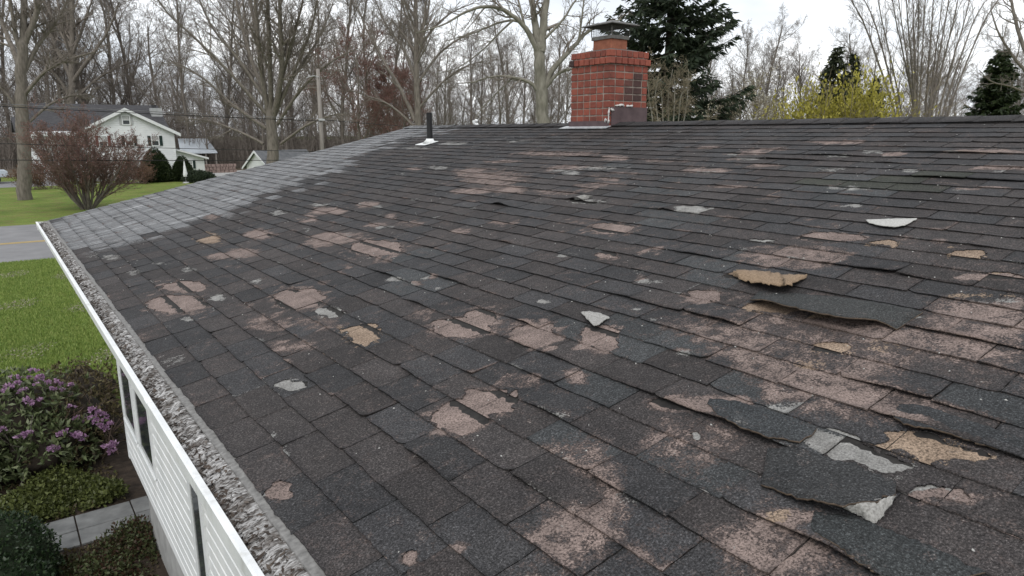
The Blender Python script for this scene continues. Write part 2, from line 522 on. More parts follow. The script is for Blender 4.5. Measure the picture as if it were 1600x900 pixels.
class MB:
    """collects boxes, prisms and tubes into one mesh"""

    def __init__(s):
        s.v, s.f = [], []

    def add(s, vs, fs):
        k = len(s.v)
        s.v += [tuple(v) for v in vs]
        s.f += [tuple(i + k for i in f) for f in fs]
        return s

    def box(s, x0, x1, y0, y1, z0, z1):
        return s.add([(x0, y0, z0), (x1, y0, z0), (x1, y1, z0), (x0, y1, z0), (x0, y0, z1), (x1, y0, z1), (x1, y1, z1), (x0, y1, z1)],
                     [(0, 3, 2, 1), (4, 5, 6, 7), (0, 1, 5, 4), (1, 2, 6, 5), (2, 3, 7, 6), (3, 0, 4, 7)])

    def prism(s, poly, off):
        """closed polygon (3D points) extruded by a vector"""
        n = len(poly)
        p = [Vector(q) for q in poly]
        o = Vector(off)
        return s.add(p + [q + o for q in p],
                     [tuple(range(n)), tuple(range(2 * n - 1, n - 1, -1))] + [(i, i + n, (i + 1) % n + n, (i + 1) % n) for i in range(n)])

    def tube(s, pts, rads, k=8, caps=True):
        pts = [Vector(p) for p in pts]
        if isinstance(rads, (int, float)):
            rads = [rads] * len(pts)
        base = len(s.v)
        up = None
        for i, p in enumerate(pts):
            d = (pts[min(i + 1, len(pts) - 1)] - pts[max(i - 1, 0)]).normalized()
            if up is None:
                up = d.orthogonal().normalized()
            up = (up - d * up.dot(d)).normalized()
            w = d.cross(up)
            for j in range(k):
                a = 2 * math.pi * j / k
                s.v.append(tuple(p + (up * math.cos(a) + w * math.sin(a)) * rads[i]))
        for i in range(len(pts) - 1):
            for j in range(k):
                a, b_ = base + i * k + j, base + i * k + (j + 1) % k
                s.f.append((a, b_, b_ + k, a + k))
        if caps:
            s.f.append(tuple(base + j for j in reversed(range(k))))
            e = base + (len(pts) - 1) * k
            s.f.append(tuple(e + j for j in range(k)))
        return s

    def build(s, name, mat, parent=None, smooth=False, bevel=0.0, loc=None):
        me = bpy.data.meshes.new(name)
        me.from_pydata(s.v, [], s.f)
        if smooth:
            me.polygons.foreach_set('use_smooth', [True] * len(me.polygons))
        me.update()
        o = put(name, me, mat, parent, loc)
        if bevel:
            b = o.modifiers.new('bevel', 'BEVEL')
            b.width = bevel
            b.segments = 2
            b.limit_method = 'ANGLE'
        return o


def tag(o, label=None, cat=None, group=None, kind=None):
    if label:
        o['label'] = label
    if cat:
        o['category'] = cat
    if group:
        o['group'] = group
    if kind:
        o['kind'] = kind
    return o


def empty(name, loc=(0, 0, 0), rz=0.0):
    o = bpy.data.objects.new(name, None)
    o.empty_display_size = 0.2
    col.objects.link(o)
    o.location = loc
    o.rotation_euler = (0, 0, rz)
    return o


def copy_tree(o, parent=None):
    c = o.copy()
    col.objects.link(c)
    c.parent = parent
    for ch in list(o.children):
        copy_tree(ch, c)
    return c


# ------------------------------------------------------------------ ground, street, lawn
def sheet(name, x0, x1, y0, y1, z, mat, nx=1, ny=1):
    xs, ys = np.linspace(x0, x1, nx + 1), np.linspace(y0, y1, ny + 1)
    X, Y = np.meshgrid(xs, ys)
    V = np.stack([X.ravel(), Y.ravel(), np.full(X.size, z)], 1)
    i = np.arange(nx)[None, :] + np.arange(ny)[:, None] * (nx + 1)
    i = i.ravel()
    F = np.stack([i, i + 1, i + nx + 2, i + nx + 1], 1)
    o = put(name, mesh_np(name, V, F), mat)
    return tag(o, kind='structure')


sheet('ground', -900, 900, -900, 900, 0.0, 'lawn')
sheet('forest_floor', -300, 600, 84, 500, 0.012, 'leaf_litter')
sheet('road', -300, 300, 28.2, 39.6, 0.006, 'asphalt')
for yy in (33.05, 33.29):
    sheet('road_marking', -300, 300, yy - 0.055, yy + 0.055, 0.011, 'yellow_paint')
sheet('driveway', -40, 5.4, 68.2, 76.5, 0.008, 'asphalt')
sheet('front_path', 5.4, 15.0, 68.55, 69.2, 0.010, 'concrete')
sheet('back_driveway', 18.2, 34, 71.0, 84, 0.008, 'concrete')
sheet('garden_bed', -7, 1.2, 2.0, 13.4, 0.010, 'soil')

# ------------------------------------------------------------------ the house whose roof fills the picture
house = empty('shingled_house', (3.4, 4.2, 0))
tag(house, 'white sided house with a worn black shingle roof and brick chimney, filling the foreground', 'house')


def hp(name, mb, mat, parent=None, **kw):
    """part of the house, given in world coordinates"""
    o = mb.build(name, mat, parent or house, **kw)
    inv(o)
    return o


def inv(o):
    """keep world coordinates under a parent that stands elsewhere"""
    if o.parent is not None:
        m = Matrix.Translation(o.parent.matrix_basis.translation)
        p = o.parent
        t = Vector((0, 0, 0))
        while p is not None:
            t += p.location
            p = p.parent
        o.location = o.location - t


# deck with both slopes, soffit thickness
XB = XR + (XR - XE)
mb = MB()
dk = 0.05
mb.prism([(XE + 0.012, YN, ZE + 0.012 * KS), (XR, YN, ZR), (XB, YN, ZE), (XB, YN, ZE - dk), (XR, YN, ZR - dk), (XE + 0.012, YN, ZE + 0.012 * KS - dk)], (0, YG - YN, 0))
roof = hp('roof', mb, 'deck')
mb = MB()
mb.prism([(XR, YN, ZR + 0.012), (XB + 0.02, YN, ZE + 0.008), (XB + 0.02, YN, ZE + 0.002), (XR, YN, ZR + 0.004)], (0, YG - YN, 0))
hp('back_slope', mb, 'roof_dark', roof)

# --- wear on the roof, marked where the photograph shows it
PINK_E = [(405, 367, 20, 7, .9), (590, 388, 38, 12, 1.0), (290, 449, 33, 8, .95), (277, 476, 44, 13, 1.0), (468, 468, 38, 16, 1.0), (655, 488, 16, 9, .75),
          (720, 513, 46, 15, .95), (752, 497, 24, 12, .95), (836, 524, 34, 17, .95), (800, 512, 60, 12, .62), (935, 528, 30, 16, 1.0), (945, 545, 20, 8, .9),
          (721, 655, 42, 25, 1.05), (762, 630, 42, 20, 1.0), (438, 770, 17, 12, .95), (528, 372, 40, 8, .72), (512, 330, 24, 5, .85), (480, 342, 16, 5, .85),
          (745, 270, 34, 6, .7), (735, 299, 24, 4, .8), (790, 296, 30, 5, .65), (770, 280, 50, 12, .5), (955, 357, 34, 8, .85), (905, 345, 30, 5, .6), (1295, 371, 42, 7, .85),
          (1240, 400, 70, 14, .62), (1250, 412, 60, 8, .55), (1555, 433, 55, 5, .8), (1310, 222, 42, 3, .7), (1545, 237, 60, 3, .75), (1100, 463, 26, 9, .95),
          (1470, 778, 46, 11, .95), (1225, 812, 42, 17, .8), (1120, 630, 60, 9, .72), (1060, 632, 50, 9, .9), (900, 590, 18, 9, .7), (640, 875, 14, 9, .8),
          (715, 855, 14, 9, .7), (810, 595, 30, 9, .75), (420, 505, 30, 12, .52), (500, 505, 35, 10, .5), (455, 540, 30, 8, .42), (380, 395, 25, 6, .6),
          (345, 400, 22, 5, .55), (780, 345, 25, 5, .5), (870, 300, 30, 4, .5), (940, 290, 40, 4, .5), (1000, 390, 30, 5, .5), (950, 400, 16, 5, .8), (1560, 262, 40, 3, .6),
          (1180, 258, 40, 3, .5), (1050, 250, 40, 3, .5), (890, 262, 40, 4, .5), (870, 240, 60, 4, .45), (1335, 372, 20, 4, .8), (500, 380, 22, 5, .65), (640, 350, 20, 4, .45)]
GREY_E = [(518, 488, 22, 8, .85), (455, 603, 24, 8, .9), (920, 315, 28, 4, .8), (1080, 327, 26, 5, .85), (1190, 378, 20, 3, .9), (940, 262, 24, 2.5, .85), (1160, 242, 22, 2, .85), (1360, 238, 16, 2, .8),
          (1170, 248, 18, 2, .7), (1110, 270, 25, 3, .5), (275, 566, 24, 8, .62), (375, 640, 12, 8, .6), (1090, 685, 10, 7, .95), (1050, 712, 28, 10, .62), (985, 775, 25, 12, .58), (600, 355, 12, 3, .6),
          (1330, 322, 18, 2.5, .7), (1420, 268, 14, 2, .8), (1300, 265, 30, 3, .55), (175, 402, 12, 4, .7), (210, 425, 10, 4, .65), (150, 400, 14, 3, .5), (340, 465, 12, 5, .7), (295, 422, 12, 4, .7), (400, 440, 8, 4, .6), (650, 312, 10, 2, .7), (590, 323, 8, 2, .8),
          (1235, 635, 30, 8, .55), (1560, 470, 30, 4, .5), (1015, 440, 20, 3, .6)]
TAN_E = [(325, 372, 18, 8, 1.0), (568, 524, 26, 14, .8), (1385, 382, 22, 5, 1.0), (1510, 400, 28, 8, 1.0), (1215, 480, 48, 9, .9), (1300, 545, 28, 9, .85), (1160, 432, 24, 5, .85), (1240, 825, 14, 9, .7), (1215, 808, 18, 10, .7),
         (1265, 490, 60, 7, .75), (1270, 570, 40, 7, .6), (1400, 540, 50, 8, .6), (1530, 462, 60, 4, .7)]
sq = random.Random(23)
for _ in range(70):       # thin streaks along the upper courses
    x_, y_ = sq.uniform(560, 1580), sq.uniform(212, 300)
    if sq.random() < (.9 if 680 < x_ < 960 else .45):
        (PINK_E if sq.random() < .7 else GREY_E).append((x_, y_, sq.uniform(9, 34), sq.uniform(1.3, 3.2), sq.uniform(.5, .78)))
for _ in range(60):       # small chips further down
    x_, y_ = sq.uniform(250, 1560), sq.uniform(310, 560)
    (PINK_E if sq.random() < .75 else GREY_E).append((x_, y_, sq.uniform(5, 16), sq.uniform(1.5, 4.5), sq.uniform(.5, .78)))
PINK_P = [([(1045, 505), (1180, 475), (1330, 505), (1430, 505), (1480, 460), (1600, 478), (1600, 585), (1440, 560), (1380, 600), (1500, 640), (1420, 668), (1290, 640), (1180, 585), (1090, 535)], .47, 22),
          ([(1180, 590), (1300, 590), (1400, 625), (1395, 650), (1290, 650), (1190, 625)], .64, 16),
          ([(1010, 660), (1120, 650), (1160, 690), (1090, 730), (1000, 700)], .48, 18),
          ([(850, 700), (930, 680), (975, 740), (975, 800), (935, 880), (880, 890), (815, 840), (870, 790), (935, 780)], .45, 16),
          ([(1120, 830), (1200, 790), (1300, 850), (1340, 900), (1180, 910), (1110, 860)], .50, 22),
          ([(1290, 470), (1400, 510), (1600, 500), (1600, 540), (1380, 540), (1180, 500)], .55, 14),
          ([(1500, 470), (1600, 470), (1600, 520), (1480, 500)], .62, 12)]
GREY_P = [([(1247, 685), (1262, 671), (1305, 677), (1360, 702), (1437, 727), (1403, 752), (1375, 742), (1350, 731), (1332, 720), (1305, 718), (1275, 705)], 1.1, 5)]
TAN_P = [([(1362, 700), (1388, 680), (1440, 674), (1500, 692), (1515, 707), (1558, 712), (1520, 722), (1455, 728), (1437, 725)], 1.1, 6),
         ([(527, 513), (596, 515), (592, 535), (575, 542), (555, 535)], 1.0, 6)]
BAND_P = [([(40, 350), (76, 335), (640, 190), (720, 196), (640, 217), (560, 246), (450, 291), (370, 331), (300, 353), (230, 371), (150, 388), (112, 390), (80, 380)], 1.05, 9)]


def poly_field(P, poly, soft):
    """signed distance in pixels to a polygon, turned into 0..1"""
    q = np.array(poly, float)
    x, y = P[:, 0], P[:, 1]
    inside = np.zeros(len(P), bool)
    dist = np.full(len(P), 1e9)
    for i in range(len(q)):
        a, b_ = q[i], q[(i + 1) % len(q)]
        c = ((a[1] > y) != (b_[1] > y)) & (x < (b_[0] - a[0]) * (y - a[1]) / (b_[1] - a[1] + 1e-9) + a[0])
        inside ^= c
        ab = b_ - a
        t = np.clip(((x - a[0]) * ab[0] + (y - a[1]) * ab[1]) / (ab @ ab), 0, 1)
        dist = np.minimum(dist, np.hypot(x - a[0] - t * ab[0], y - a[1] - t * ab[1]))
    sdv = np.where(inside, dist, -dist)
    return np.clip(0.5 + sdv / (2 * soft), 0, 1)


def wear_of(Pw, edge, ctr=None, rs_=None):
    px = project(Pw)
    x_, y_ = Pw[:, 0], Pw[:, 1]
    # uneven outlines: the distance to a patch's middle is stretched and squeezed along the roof
    wob = (np.sin(x_ * 23 + 2.1 * np.sin(y_ * 9)) * np.sin(y_ * 19 + 1.7 * np.sin(x_ * 13)) + .7 * np.sin(x_ * 51 + y_ * 37 + 1.3) + .6 * np.sin(y_ * 47 - x_ * 29) + .5 * np.sin(y_ * 83 + x_ * 11))
    out = np.zeros((len(px), 4))

    def ell(lst, ch):
        for (cx_, cy_, rx, ry, w) in lst:
            # the patches lean with the courses
            dx, dy = px[:, 0] - cx_, px[:, 1] - cy_
            q = (np.abs(dx / (rx * 1.1)) ** 2.4 + np.abs(dy / (ry * 1.15)) ** 2.4) * (1 + .30 * wob)
            if q.min() > 1.5:
                continue
            if ctr is not None and (abs(ctr[0] - cx_) > rx * .5 or abs(ctr[1] - cy_) > ry * .6):
                w = w * rs_.choice([.25, .7, .9, 1.0])
            out[:, ch] = np.maximum(out[:, ch], w * np.clip(1.5 - q, 0, 1.0) / 1.0 * np.where(q < 1.5, 1, 0))
    ell(PINK_E, 0)
    ell(GREY_E, 1)
    ell(TAN_E, 2)
    for lst, ch in ((PINK_P, 0), (GREY_P, 1), (TAN_P, 2), (BAND_P, 3)):
        for poly, w, soft in lst:
            pq = px if ch != 3 or rs_ is None else px + np.array([rs_.normal(0, 17), rs_.normal(0, 3)])
            out[:, ch] = np.maximum(out[:, ch], w * poly_field(pq, poly, soft))
    # worn tabs lose their granules at the edges first
    z = np.clip(out[:, 0] / 0.5, 0, 1)
    out[:, 0] += 0.24 * edge * z
    if rs_ is not None:
        k_ = rs_.random()
        if k_ < .34:
            ch = 0 if rs_.random() < .6 else 1
            along = np.exp(-((y_ - y_.min() - rs_.random() * .3) / .09) ** 2)
            out[:, ch] += edge * along * rs_.uniform(.25, .62)
        out[:, 0] += rs_.uniform(0, .16)
    return np.clip(out, 0, 1.2)


LIFTS = []          # (a, b, half length along b, height)
for px_, py_, L, h in ((690, 706, .11, .022), (600, 690, .08, .008), (1160, 668, .20, .030), (1020, 780, .16, .012), (905, 312, .10, .03), (1050, 325, .10, .018),
                       (845, 495, .09, .016), (625, 590, .12, .012), (860, 560, .12, .012), (1085, 493, .12, .014), (1140, 498, .10, .018), (780, 322, .12, .03),
                       (790, 380, .1, .012), (620, 425, .22, .016), (700, 440, .2, .014), (640, 480, .1, .014), (1440, 660, .14, .020), (1560, 690, .16, .016),
                       (1290, 870, .22, .022), (1090, 400, .15, .012), (1300, 245, .3, .018), (1500, 242, .35, .02), (1230, 248, .3, .016), (910, 245, .3, .016),
                       (1460, 272, .2, .02), (1540, 285, .25, .018), (1000, 470, .3, .010), (840, 650, .1, .01), (940, 742, .08, .014), (1420, 620, .2, .014),
                       (560, 632, .12, .008), (800, 760, .08, .012), (1060, 610, .15, .012), (450, 575, .1, .01), (1390, 420, .2, .016), (1500, 510, .3, .012)):
    a_, b_ = px_roof(px_, py_)
    LIFTS.append((a_, b_, L * .8, h * (.75 if py_ > 300 else .5)))
BLUES = [(1040, 320, 60), (1250, 465, 60), (1530, 600, 90), (1190, 655, 90), (1340, 835, 110), (1100, 600, 70), (1060, 730, 80), (1000, 520, 60), (1120, 410, 60), (1340, 300, 70), (650, 440, 60), (1080, 560, 50), (930, 610, 60)]

NC = 38
EXPO = SLOPE / NC
TAB = 0.308
shingle_data = []    # (V, F, tint, wear, size in the photograph)


def tab_mesh(i, b0, b1, near, rs):
    """one tab of course i between b0 and b1"""
    nb, na = (16, 8) if near else (9, 4)
    a0 = i * EXPO
    length = EXPO + 0.045
    if i == NC - 1:
        length = EXPO - 0.01
    u = np.linspace(0, 1, na + 1)
    w = np.linspace(0, 1, nb + 1)
    U, W = np.meshgrid(u, w, indexing='ij')
    jitter = rs.normal(0, 0.0022, nb + 1)
    jitter = np.convolve(np.pad(jitter, 2, mode='edge'), np.ones(3) / 3, 'same')[2:-2] + rs.normal(0, 0.0006, nb + 1)
    drop = rs.normal(0, 0.0025)
    skew = rs.normal(0, 0.004)
    A = a0 + U * length + (1 - U) * (jitter[None, :] + drop + skew * (W - 0.5))
    g0, g1 = 0.0009 + abs(rs.normal(0, 0.0011)), 0.0009 + abs(rs.normal(0, 0.0011))
    e0 = rs.normal(0, 0.0010, na + 1)
    e1 = rs.normal(0, 0.0010, na + 1)
    B = (b0 + g0 + e0[:, None]) * (1 - W) + (b1 - g1 + e1[:, None]) * W
    # corners are rounded, chipped or cut now and then
    for side in (0, 1):
        c = rs.random()
        if c < 0.30:
            s = W if side == 0 else 1 - W
            k = rs.uniform(0.04, 0.12)
            A = A + np.clip(1 - s / k, 0, 1) ** 1.5 * (1 - U) ** 2 * rs.uniform(0.005, 0.022)
    T = 0.0078 - U * 0.0072
    T = T + (1 - U) * 0.0016 * rs.random()
    # gentle waviness of old tabs
    T = T + 0.0012 * np.sin(W * 5 + rs.uniform(0, 6)) * (1 - U)
    if rs.random() < 0.22:
        side = rs.random() < 0.5
        s = W if side else 1 - W
        T = T + np.exp(-(s / 0.28) ** 2) * (1 - U) ** 2 * rs.uniform(0.001, 0.006)
    big = 0.0
    for (la, lb, L, h) in LIFTS:
        if a0 - 0.3 * EXPO <= la < a0 + 0.7 * EXPO and b0 - 2 * L < lb < b1 + 2 * L:
            f = h * np.exp(-((B - lb) / L) ** 2) * (1 - U) ** 1.7
            T = T + f
            big = max(big, f.max())
    top = roof_pt(A, B, T).reshape(-1, 3)
    n = nb + 1
    idx = np.arange((na + 1) * n).reshape(na + 1, n)
    F = np.stack([idx[:-1, :-1], idx[:-1, 1:], idx[1:, 1:], idx[1:, :-1]], -1).reshape(-1, 4)[:, ::-1]
    edge = np.maximum.reduce([np.clip(1 - U / 0.16, 0, 1), np.clip(1 - W / 0.06, 0, 1), np.clip(1 - (1 - W) / 0.06, 0, 1)]).ravel()
    thick = 0.0045
    if near and big > 0.006:          # a lifted tab shows its underside
        bot = roof_pt(A, B, T - thick).reshape(-1, 3)
        V = np.concatenate([top, bot])
        o = len(top)
        F = np.concatenate([F, (F + o)[:, ::-1]])
        ring = np.concatenate([idx[0, :], idx[1:, -1], idx[-1, -2::-1], idx[-2:0:-1, 0]])
        r2 = np.roll(ring, -1)
        F = np.concatenate([F, np.stack([ring, r2, r2 + o, ring + o], 1)])
        edge = np.concatenate([edge, edge])
    else:
        rim = np.concatenate([idx[::-1, 0], idx[0, 1:], idx[1:, -1]])
        Tr = np.concatenate([T[::-1, 0], T[0, 1:], T[1:, -1]])
        Ar = np.concatenate([A[::-1, 0], A[0, 1:], A[1:, -1]])
        Br = np.concatenate([B[::-1, 0], B[0, 1:], B[1:, -1]])
        low = roof_pt(Ar, Br, np.maximum(Tr - thick, -0.001 * np.ones_like(Tr)))
        o = len(top)
        V = np.concatenate([top, low])
        j = np.arange(len(rim) - 1)
        F = np.concatenate([F, np.stack([rim[j], o + j, o + j + 1, rim[j + 1]], 1)])
        edge = np.concatenate([edge, edge[rim]])
    return V, F, edge, big


from mathutils import noise as mnoise


def patch_field(Pw):
    """how far a point lies inside the broken places (channel by channel), without the thinly worn zones"""
    px = project(Pw)
    out = np.zeros((len(px), 3))
    for ch, lst in ((0, PINK_E), (1, GREY_E), (2, TAN_E)):
        for (cx_, cy_, rx, ry, w) in lst:
            if w < .8:
                continue
            q = np.abs((px[:, 0] - cx_) / (rx * 1.05)) ** 2.4 + np.abs((px[:, 1] - cy_) / (ry * 1.1)) ** 2.4
            out[:, ch] = np.maximum(out[:, ch], np.clip(1.5 - q, 0, 1))
    for ch, lst in ((1, GREY_P), (2, TAN_P)):
        for poly, w, soft in lst:
            out[:, ch] = np.maximum(out[:, ch], poly_field(px, poly, 9))
    return out


def torn_tab(i, b0, b1, rs):
    """a tab with pieces broken out of it: top layer with a ragged edge and real thickness over the bare layer below"""
    nb, na = 52, 26
    a0 = i * EXPO
    length = EXPO + 0.04
    U, W = np.meshgrid(np.linspace(0, 1, na + 1), np.linspace(0, 1, nb + 1), indexing='ij')
    jit = np.interp(np.linspace(0, 1, nb + 1), np.linspace(0, 1, 14), rs.normal(0, 0.0018, 14))
    A = a0 + U * length + (1 - U) * jit[None, :]
    B = (b0 + .001) * (1 - W) + (b1 - .001) * W
    T = 0.0082 - U * 0.0072

    def field(A, B):
        P0 = roof_pt(A, B, np.zeros_like(A)).reshape(-1, 3)
        wv_ = np.array([tuple(mnoise.noise_vector(Vector((p[0] * 13, p[1] * 13, 1.7))) * .030 + mnoise.noise_vector(Vector((p[0] * 37, p[1] * 37, 5.2))) * .012
                              + mnoise.noise_vector(Vector((p[0] * 95, p[1] * 95, 2.2))) * .005) for p in P0])
        P = P0 + np.stack([wv_[:, 0], wv_[:, 1], wv_[:, 0] * KS], 1)
        f = patch_field(P)
        fm = f.max(1)
        nz = np.array([mnoise.fractal(Vector((p[0] * 16, p[1] * 16, 3.3)), .9, 2.1, 4) * .22 + mnoise.noise(Vector((p[0] * 5, p[1] * 5, 9.1))) * .30 for p in P0])
        return (fm + nz).reshape(A.shape), f
    fld, f3 = field(A, B)
    THR = .56
    inside = fld > THR
    if inside.sum() < 6:
        return None
    # pull the vertices beside the break onto the outline
    da, db = length / na, (b1 - b0) / nb
    ga, gb = np.gradient(fld, da, db)
    g2 = ga ** 2 + gb ** 2 + 1e-3
    st = (THR - fld) / g2
    mA, mB = np.clip(st * ga, -.62 * da, .62 * da), np.clip(st * gb, -.62 * db, .62 * db)
    near_ = np.zeros_like(inside)
    for sa, sb in ((0, 1), (0, -1), (1, 0), (-1, 0), (1, 1), (-1, -1), (1, -1), (-1, 1)):
        near_ |= np.roll(np.roll(inside, sa, 0), sb, 1) != inside
    near_[[0, -1], :] = False
    near_[:, [0, -1]] = False
    A2 = np.where(near_, A + mA, A)
    B2 = np.where(near_, B + mB, B)
    cell = (inside[:-1, :-1].astype(int) + inside[1:, :-1] + inside[:-1, 1:] + inside[1:, 1:]) < 3
    # torn edges stand up a little
    dist = np.clip((fld - THR + .35) / .35, 0, 1) ** 2
    Tt = T + dist * .0022 * (1 - U)
    n = nb + 1
    idx = np.arange((na + 1) * n).reshape(na + 1, n)
    quads = np.stack([idx[:-1, :-1], idx[1:, :-1], idx[1:, 1:], idx[:-1, 1:]], -1).reshape(-1, 4)
    keep = cell.ravel()
    if keep.sum() < 12:             # nothing of the top layer left: an ordinary worn tab does
        return None
    K = quads[keep]
    top = roof_pt(A2, B2, Tt).reshape(-1, 3)
    bot = roof_pt(A2, B2, np.maximum(Tt - .0044, -.001)).reshape(-1, 3)
    o = len(top)
    # walls along every open edge
    e = np.concatenate([K[:, [0, 1]], K[:, [1, 2]], K[:, [2, 3]], K[:, [3, 0]]])
    key = {}
    for a_, b_ in e:
        key[(a_, b_)] = 1
    walls = np.array([(a_, a_ + o, b_ + o, b_) for a_, b_ in e if (b_, a_) not in key])
    # bare layer underneath, slightly uneven
    ua = np.linspace(0, 1, 9)
    ub = np.linspace(0, 1, 17)
    U3, W3 = np.meshgrid(ua, ub, indexing='ij')
    A3 = a0 + .001 + U3 * (length - .002)
    B3 = (b0 + .0015) * (1 - W3) + (b1 - .0015) * W3
    low = roof_pt(A3, B3, .0082 - U3 * .0072 - .0036 + rs.normal(0, .0003, A3.shape)).reshape(-1, 3)
    i3 = np.arange(9 * 17).reshape(9, 17) + 2 * o
    Q3 = np.stack([i3[:-1, :-1], i3[1:, :-1], i3[1:, 1:], i3[:-1, 1:]], -1).reshape(-1, 4)
    lf = patch_field(low)
    V = np.concatenate([top, bot, low])
    F = np.concatenate([K, walls, Q3])[:, ::-1]
    # butt and sides of the bare layer are closed by the walls of the tab itself
    used = np.unique(F)
    remap = -np.ones(len(V), int)
    remap[used] = np.arange(len(used))
    kind = np.concatenate([np.zeros(2 * o), np.ones(len(low))])[used]
    chan = np.zeros((len(V), 4))
    dom = lf.argmax(1)
    m_ = lf.max(1) > .05
    fallback = np.bincount(dom[m_], minlength=3).argmax() if m_.any() else 0
    dom = np.where(m_, dom, fallback)
    chan[2 * o + np.arange(len(low)), dom] = 1.25
    return V[used], remap[F], kind, chan[used]


def attach(me, tint, wear):
    for nm, arr in (('tint', tint), ('wear', wear)):
        at = me.attributes.new(nm, 'FLOAT_COLOR', 'POINT')
        at.data.foreach_set('color', np.asarray(arr, np.float32).ravel())


rs = np.random.default_rng(31)
specs = []
for i in range(NC):
    off = (0.5 * TAB if i % 2 else 0) + rs.normal(0, 0.012) - 0.02
    b = YN + off - TAB
    while b < YG:
        b1 = b + TAB + rs.normal(0, 0.003)
        if rs.random() < 0.05:
            b1 += rs.uniform(-0.08, 0.05)
        lo, hi = max(b, YN), min(b1, YG)
        if hi - lo > 0.03:
            specs.append((i, lo, hi))
        b = b1
cen = np.array([roof_pt((i + .5) * EXPO, (lo + hi) / 2, 0.0) for i, lo, hi in specs])
c4 = np.stack([project(np.array([roof_pt(np.float64((i + da) * EXPO), np.float64(lo * (1 - db) + hi * db), np.float64(0.01)) for i, lo, hi in specs])) for da, db in ((0, 0), (0, 1), (1, 1), (1, 0))], 1)
clipd = np.stack([np.clip(c4[..., 0], 0, 1600), np.clip(c4[..., 1], 0, 900)], -1)
sx, sy = clipd[..., 0], clipd[..., 1]
area = 0.5 * abs((sx * np.roll(sy, -1, 1) - sy * np.roll(sx, -1, 1)).sum(1))
fwd = cen[:, 0] * SY + cen[:, 1] * CY
area[fwd < 0.35] = 0
order = np.argsort(-area)
picked = set(order[:300].tolist())
bulkV, bulkF, bulkT, bulkW, off = [], [], [], [], 0
n_torn = 0
for k, (i, lo, hi) in enumerate(specs):
    near = area[k] > 420
    V, F, edge, big = tab_mesh(i, lo, hi, near, rs)
    ctr = project(cen[k:k + 1])[0]
    tt = None
    if area[k] > 330 and big < .004 and patch_field(V).max() > .62:
        tt = torn_tab(i, lo, hi, rs)
    if tt is not None:
        V, F, kind_, chan = tt
        wv = wear_of(V, np.zeros(len(V)), ctr, rs)
        wv[:, :3] = np.minimum(wv[:, :3], np.array([.44, .30, .34]))
        wv = np.where(kind_[:, None] > .5, chan, wv)
        n_torn += 1
    else:
        wv = wear_of(V, edge, ctr, rs)
    warm = rs.random()
    val = 0.0325 * rs.uniform(0.80, 1.24)
    tint = np.array([val * (1.10 if warm < .55 else 1.0), val, val * (.99 if warm < .55 else 1.05)])
    for bx, by, br in BLUES:
        f = math.exp(-((ctr[0] - bx) ** 2 + (2 * (ctr[1] - by)) ** 2) / br ** 2)
        if rs.random() < f:
            tint = np.array([0.034, 0.0362, 0.0378]) * rs.uniform(0.95, 1.35)
            break
    if 1250 < ctr[0] < 1500 and 265 < ctr[1] < 300 and rs.random() < .35:
        tint = np.array([0.032, 0.0345, 0.028])
    wt = np.concatenate([np.tile(tint, (len(V), 1)), np.ones((len(V), 1))], 1)
    if k in picked:
        me = mesh_np('shingle', V, F, False)
        attach(me, wt, wv)
        o = put('shingle', me, 'shingle', roof)
        inv(o)
    else:
        bulkV.append(V)
        bulkF.append(F + off)
        bulkT.append(wt)
        bulkW.append(wv)
        off += len(V)
me = mesh_np('shingle_courses', np.concatenate(bulkV), np.concatenate(bulkF))
attach(me, np.concatenate(bulkT), np.concatenate(bulkW))
o = put('shingle_courses', me, 'shingle', roof)
inv(o)
tag(o, kind='stuff')

# --- ridge caps, each folded over the ridge and lapping the next
b = YN
k = 0
while b < YG - 0.05:
    L = 0.33 if b + 0.33 < YG else YG - b + 0.002
    nb = 5
    prof = [(-0.152, 0.014), (-0.145, 0.019), (-0.06, 0.020), (0.0, 0.026), (0.06, 0.020), (0.152, 0.016)]
    V, F = [], []
    lift = rs.uniform(0.004, 0.009)
    shift = rs.normal(0, 0.004)
    for j in range(nb + 1):
        t = j / nb
        y = b - 0.0 + t * (L + 0.02)
        y = min(y, YG + 0.004)
        for (s, n_) in prof:
            sgn = 1 if s > 0 else -1
            x = XR + s * CP + shift
            z = ZR - abs(s) * SP + n_ + lift * (1 - t) + rs.normal(0, 0.0007)
            V.append((x, y + (0.012 * abs(s) / 0.15 * 1.2), z))
    m_ = len(prof)
    for j in range(nb):
        for q in range(m_ - 1):
            F.append((j * m_ + q, j * m_ + q + 1, (j + 1) * m_ + q + 1, (j + 1) * m_ + q)[::-1])
    low = len(V)
    for q in range(m_):
        V.append((V[q][0], V[q][1], V[q][2] - 0.011))
    for q in range(m_ - 1):
        F.append((q, q + 1, low + q + 1, low + q))
    me = mesh_np('ridge_cap', np.array(V), np.array(F))
    tv = 0.028 * rs.uniform(0.8, 1.25)
    attach(me, np.tile([tv * 1.04, tv, tv * 1.02, 1], (len(V), 1)), wear_of(np.array(V), np.zeros(len(V))) * np.array([.4, .4, .4, .7]))
    o = put('ridge_cap', me, 'shingle', roof)
    inv(o)
    b += 0.262 + rs.normal(0, 0.006)
    k += 1


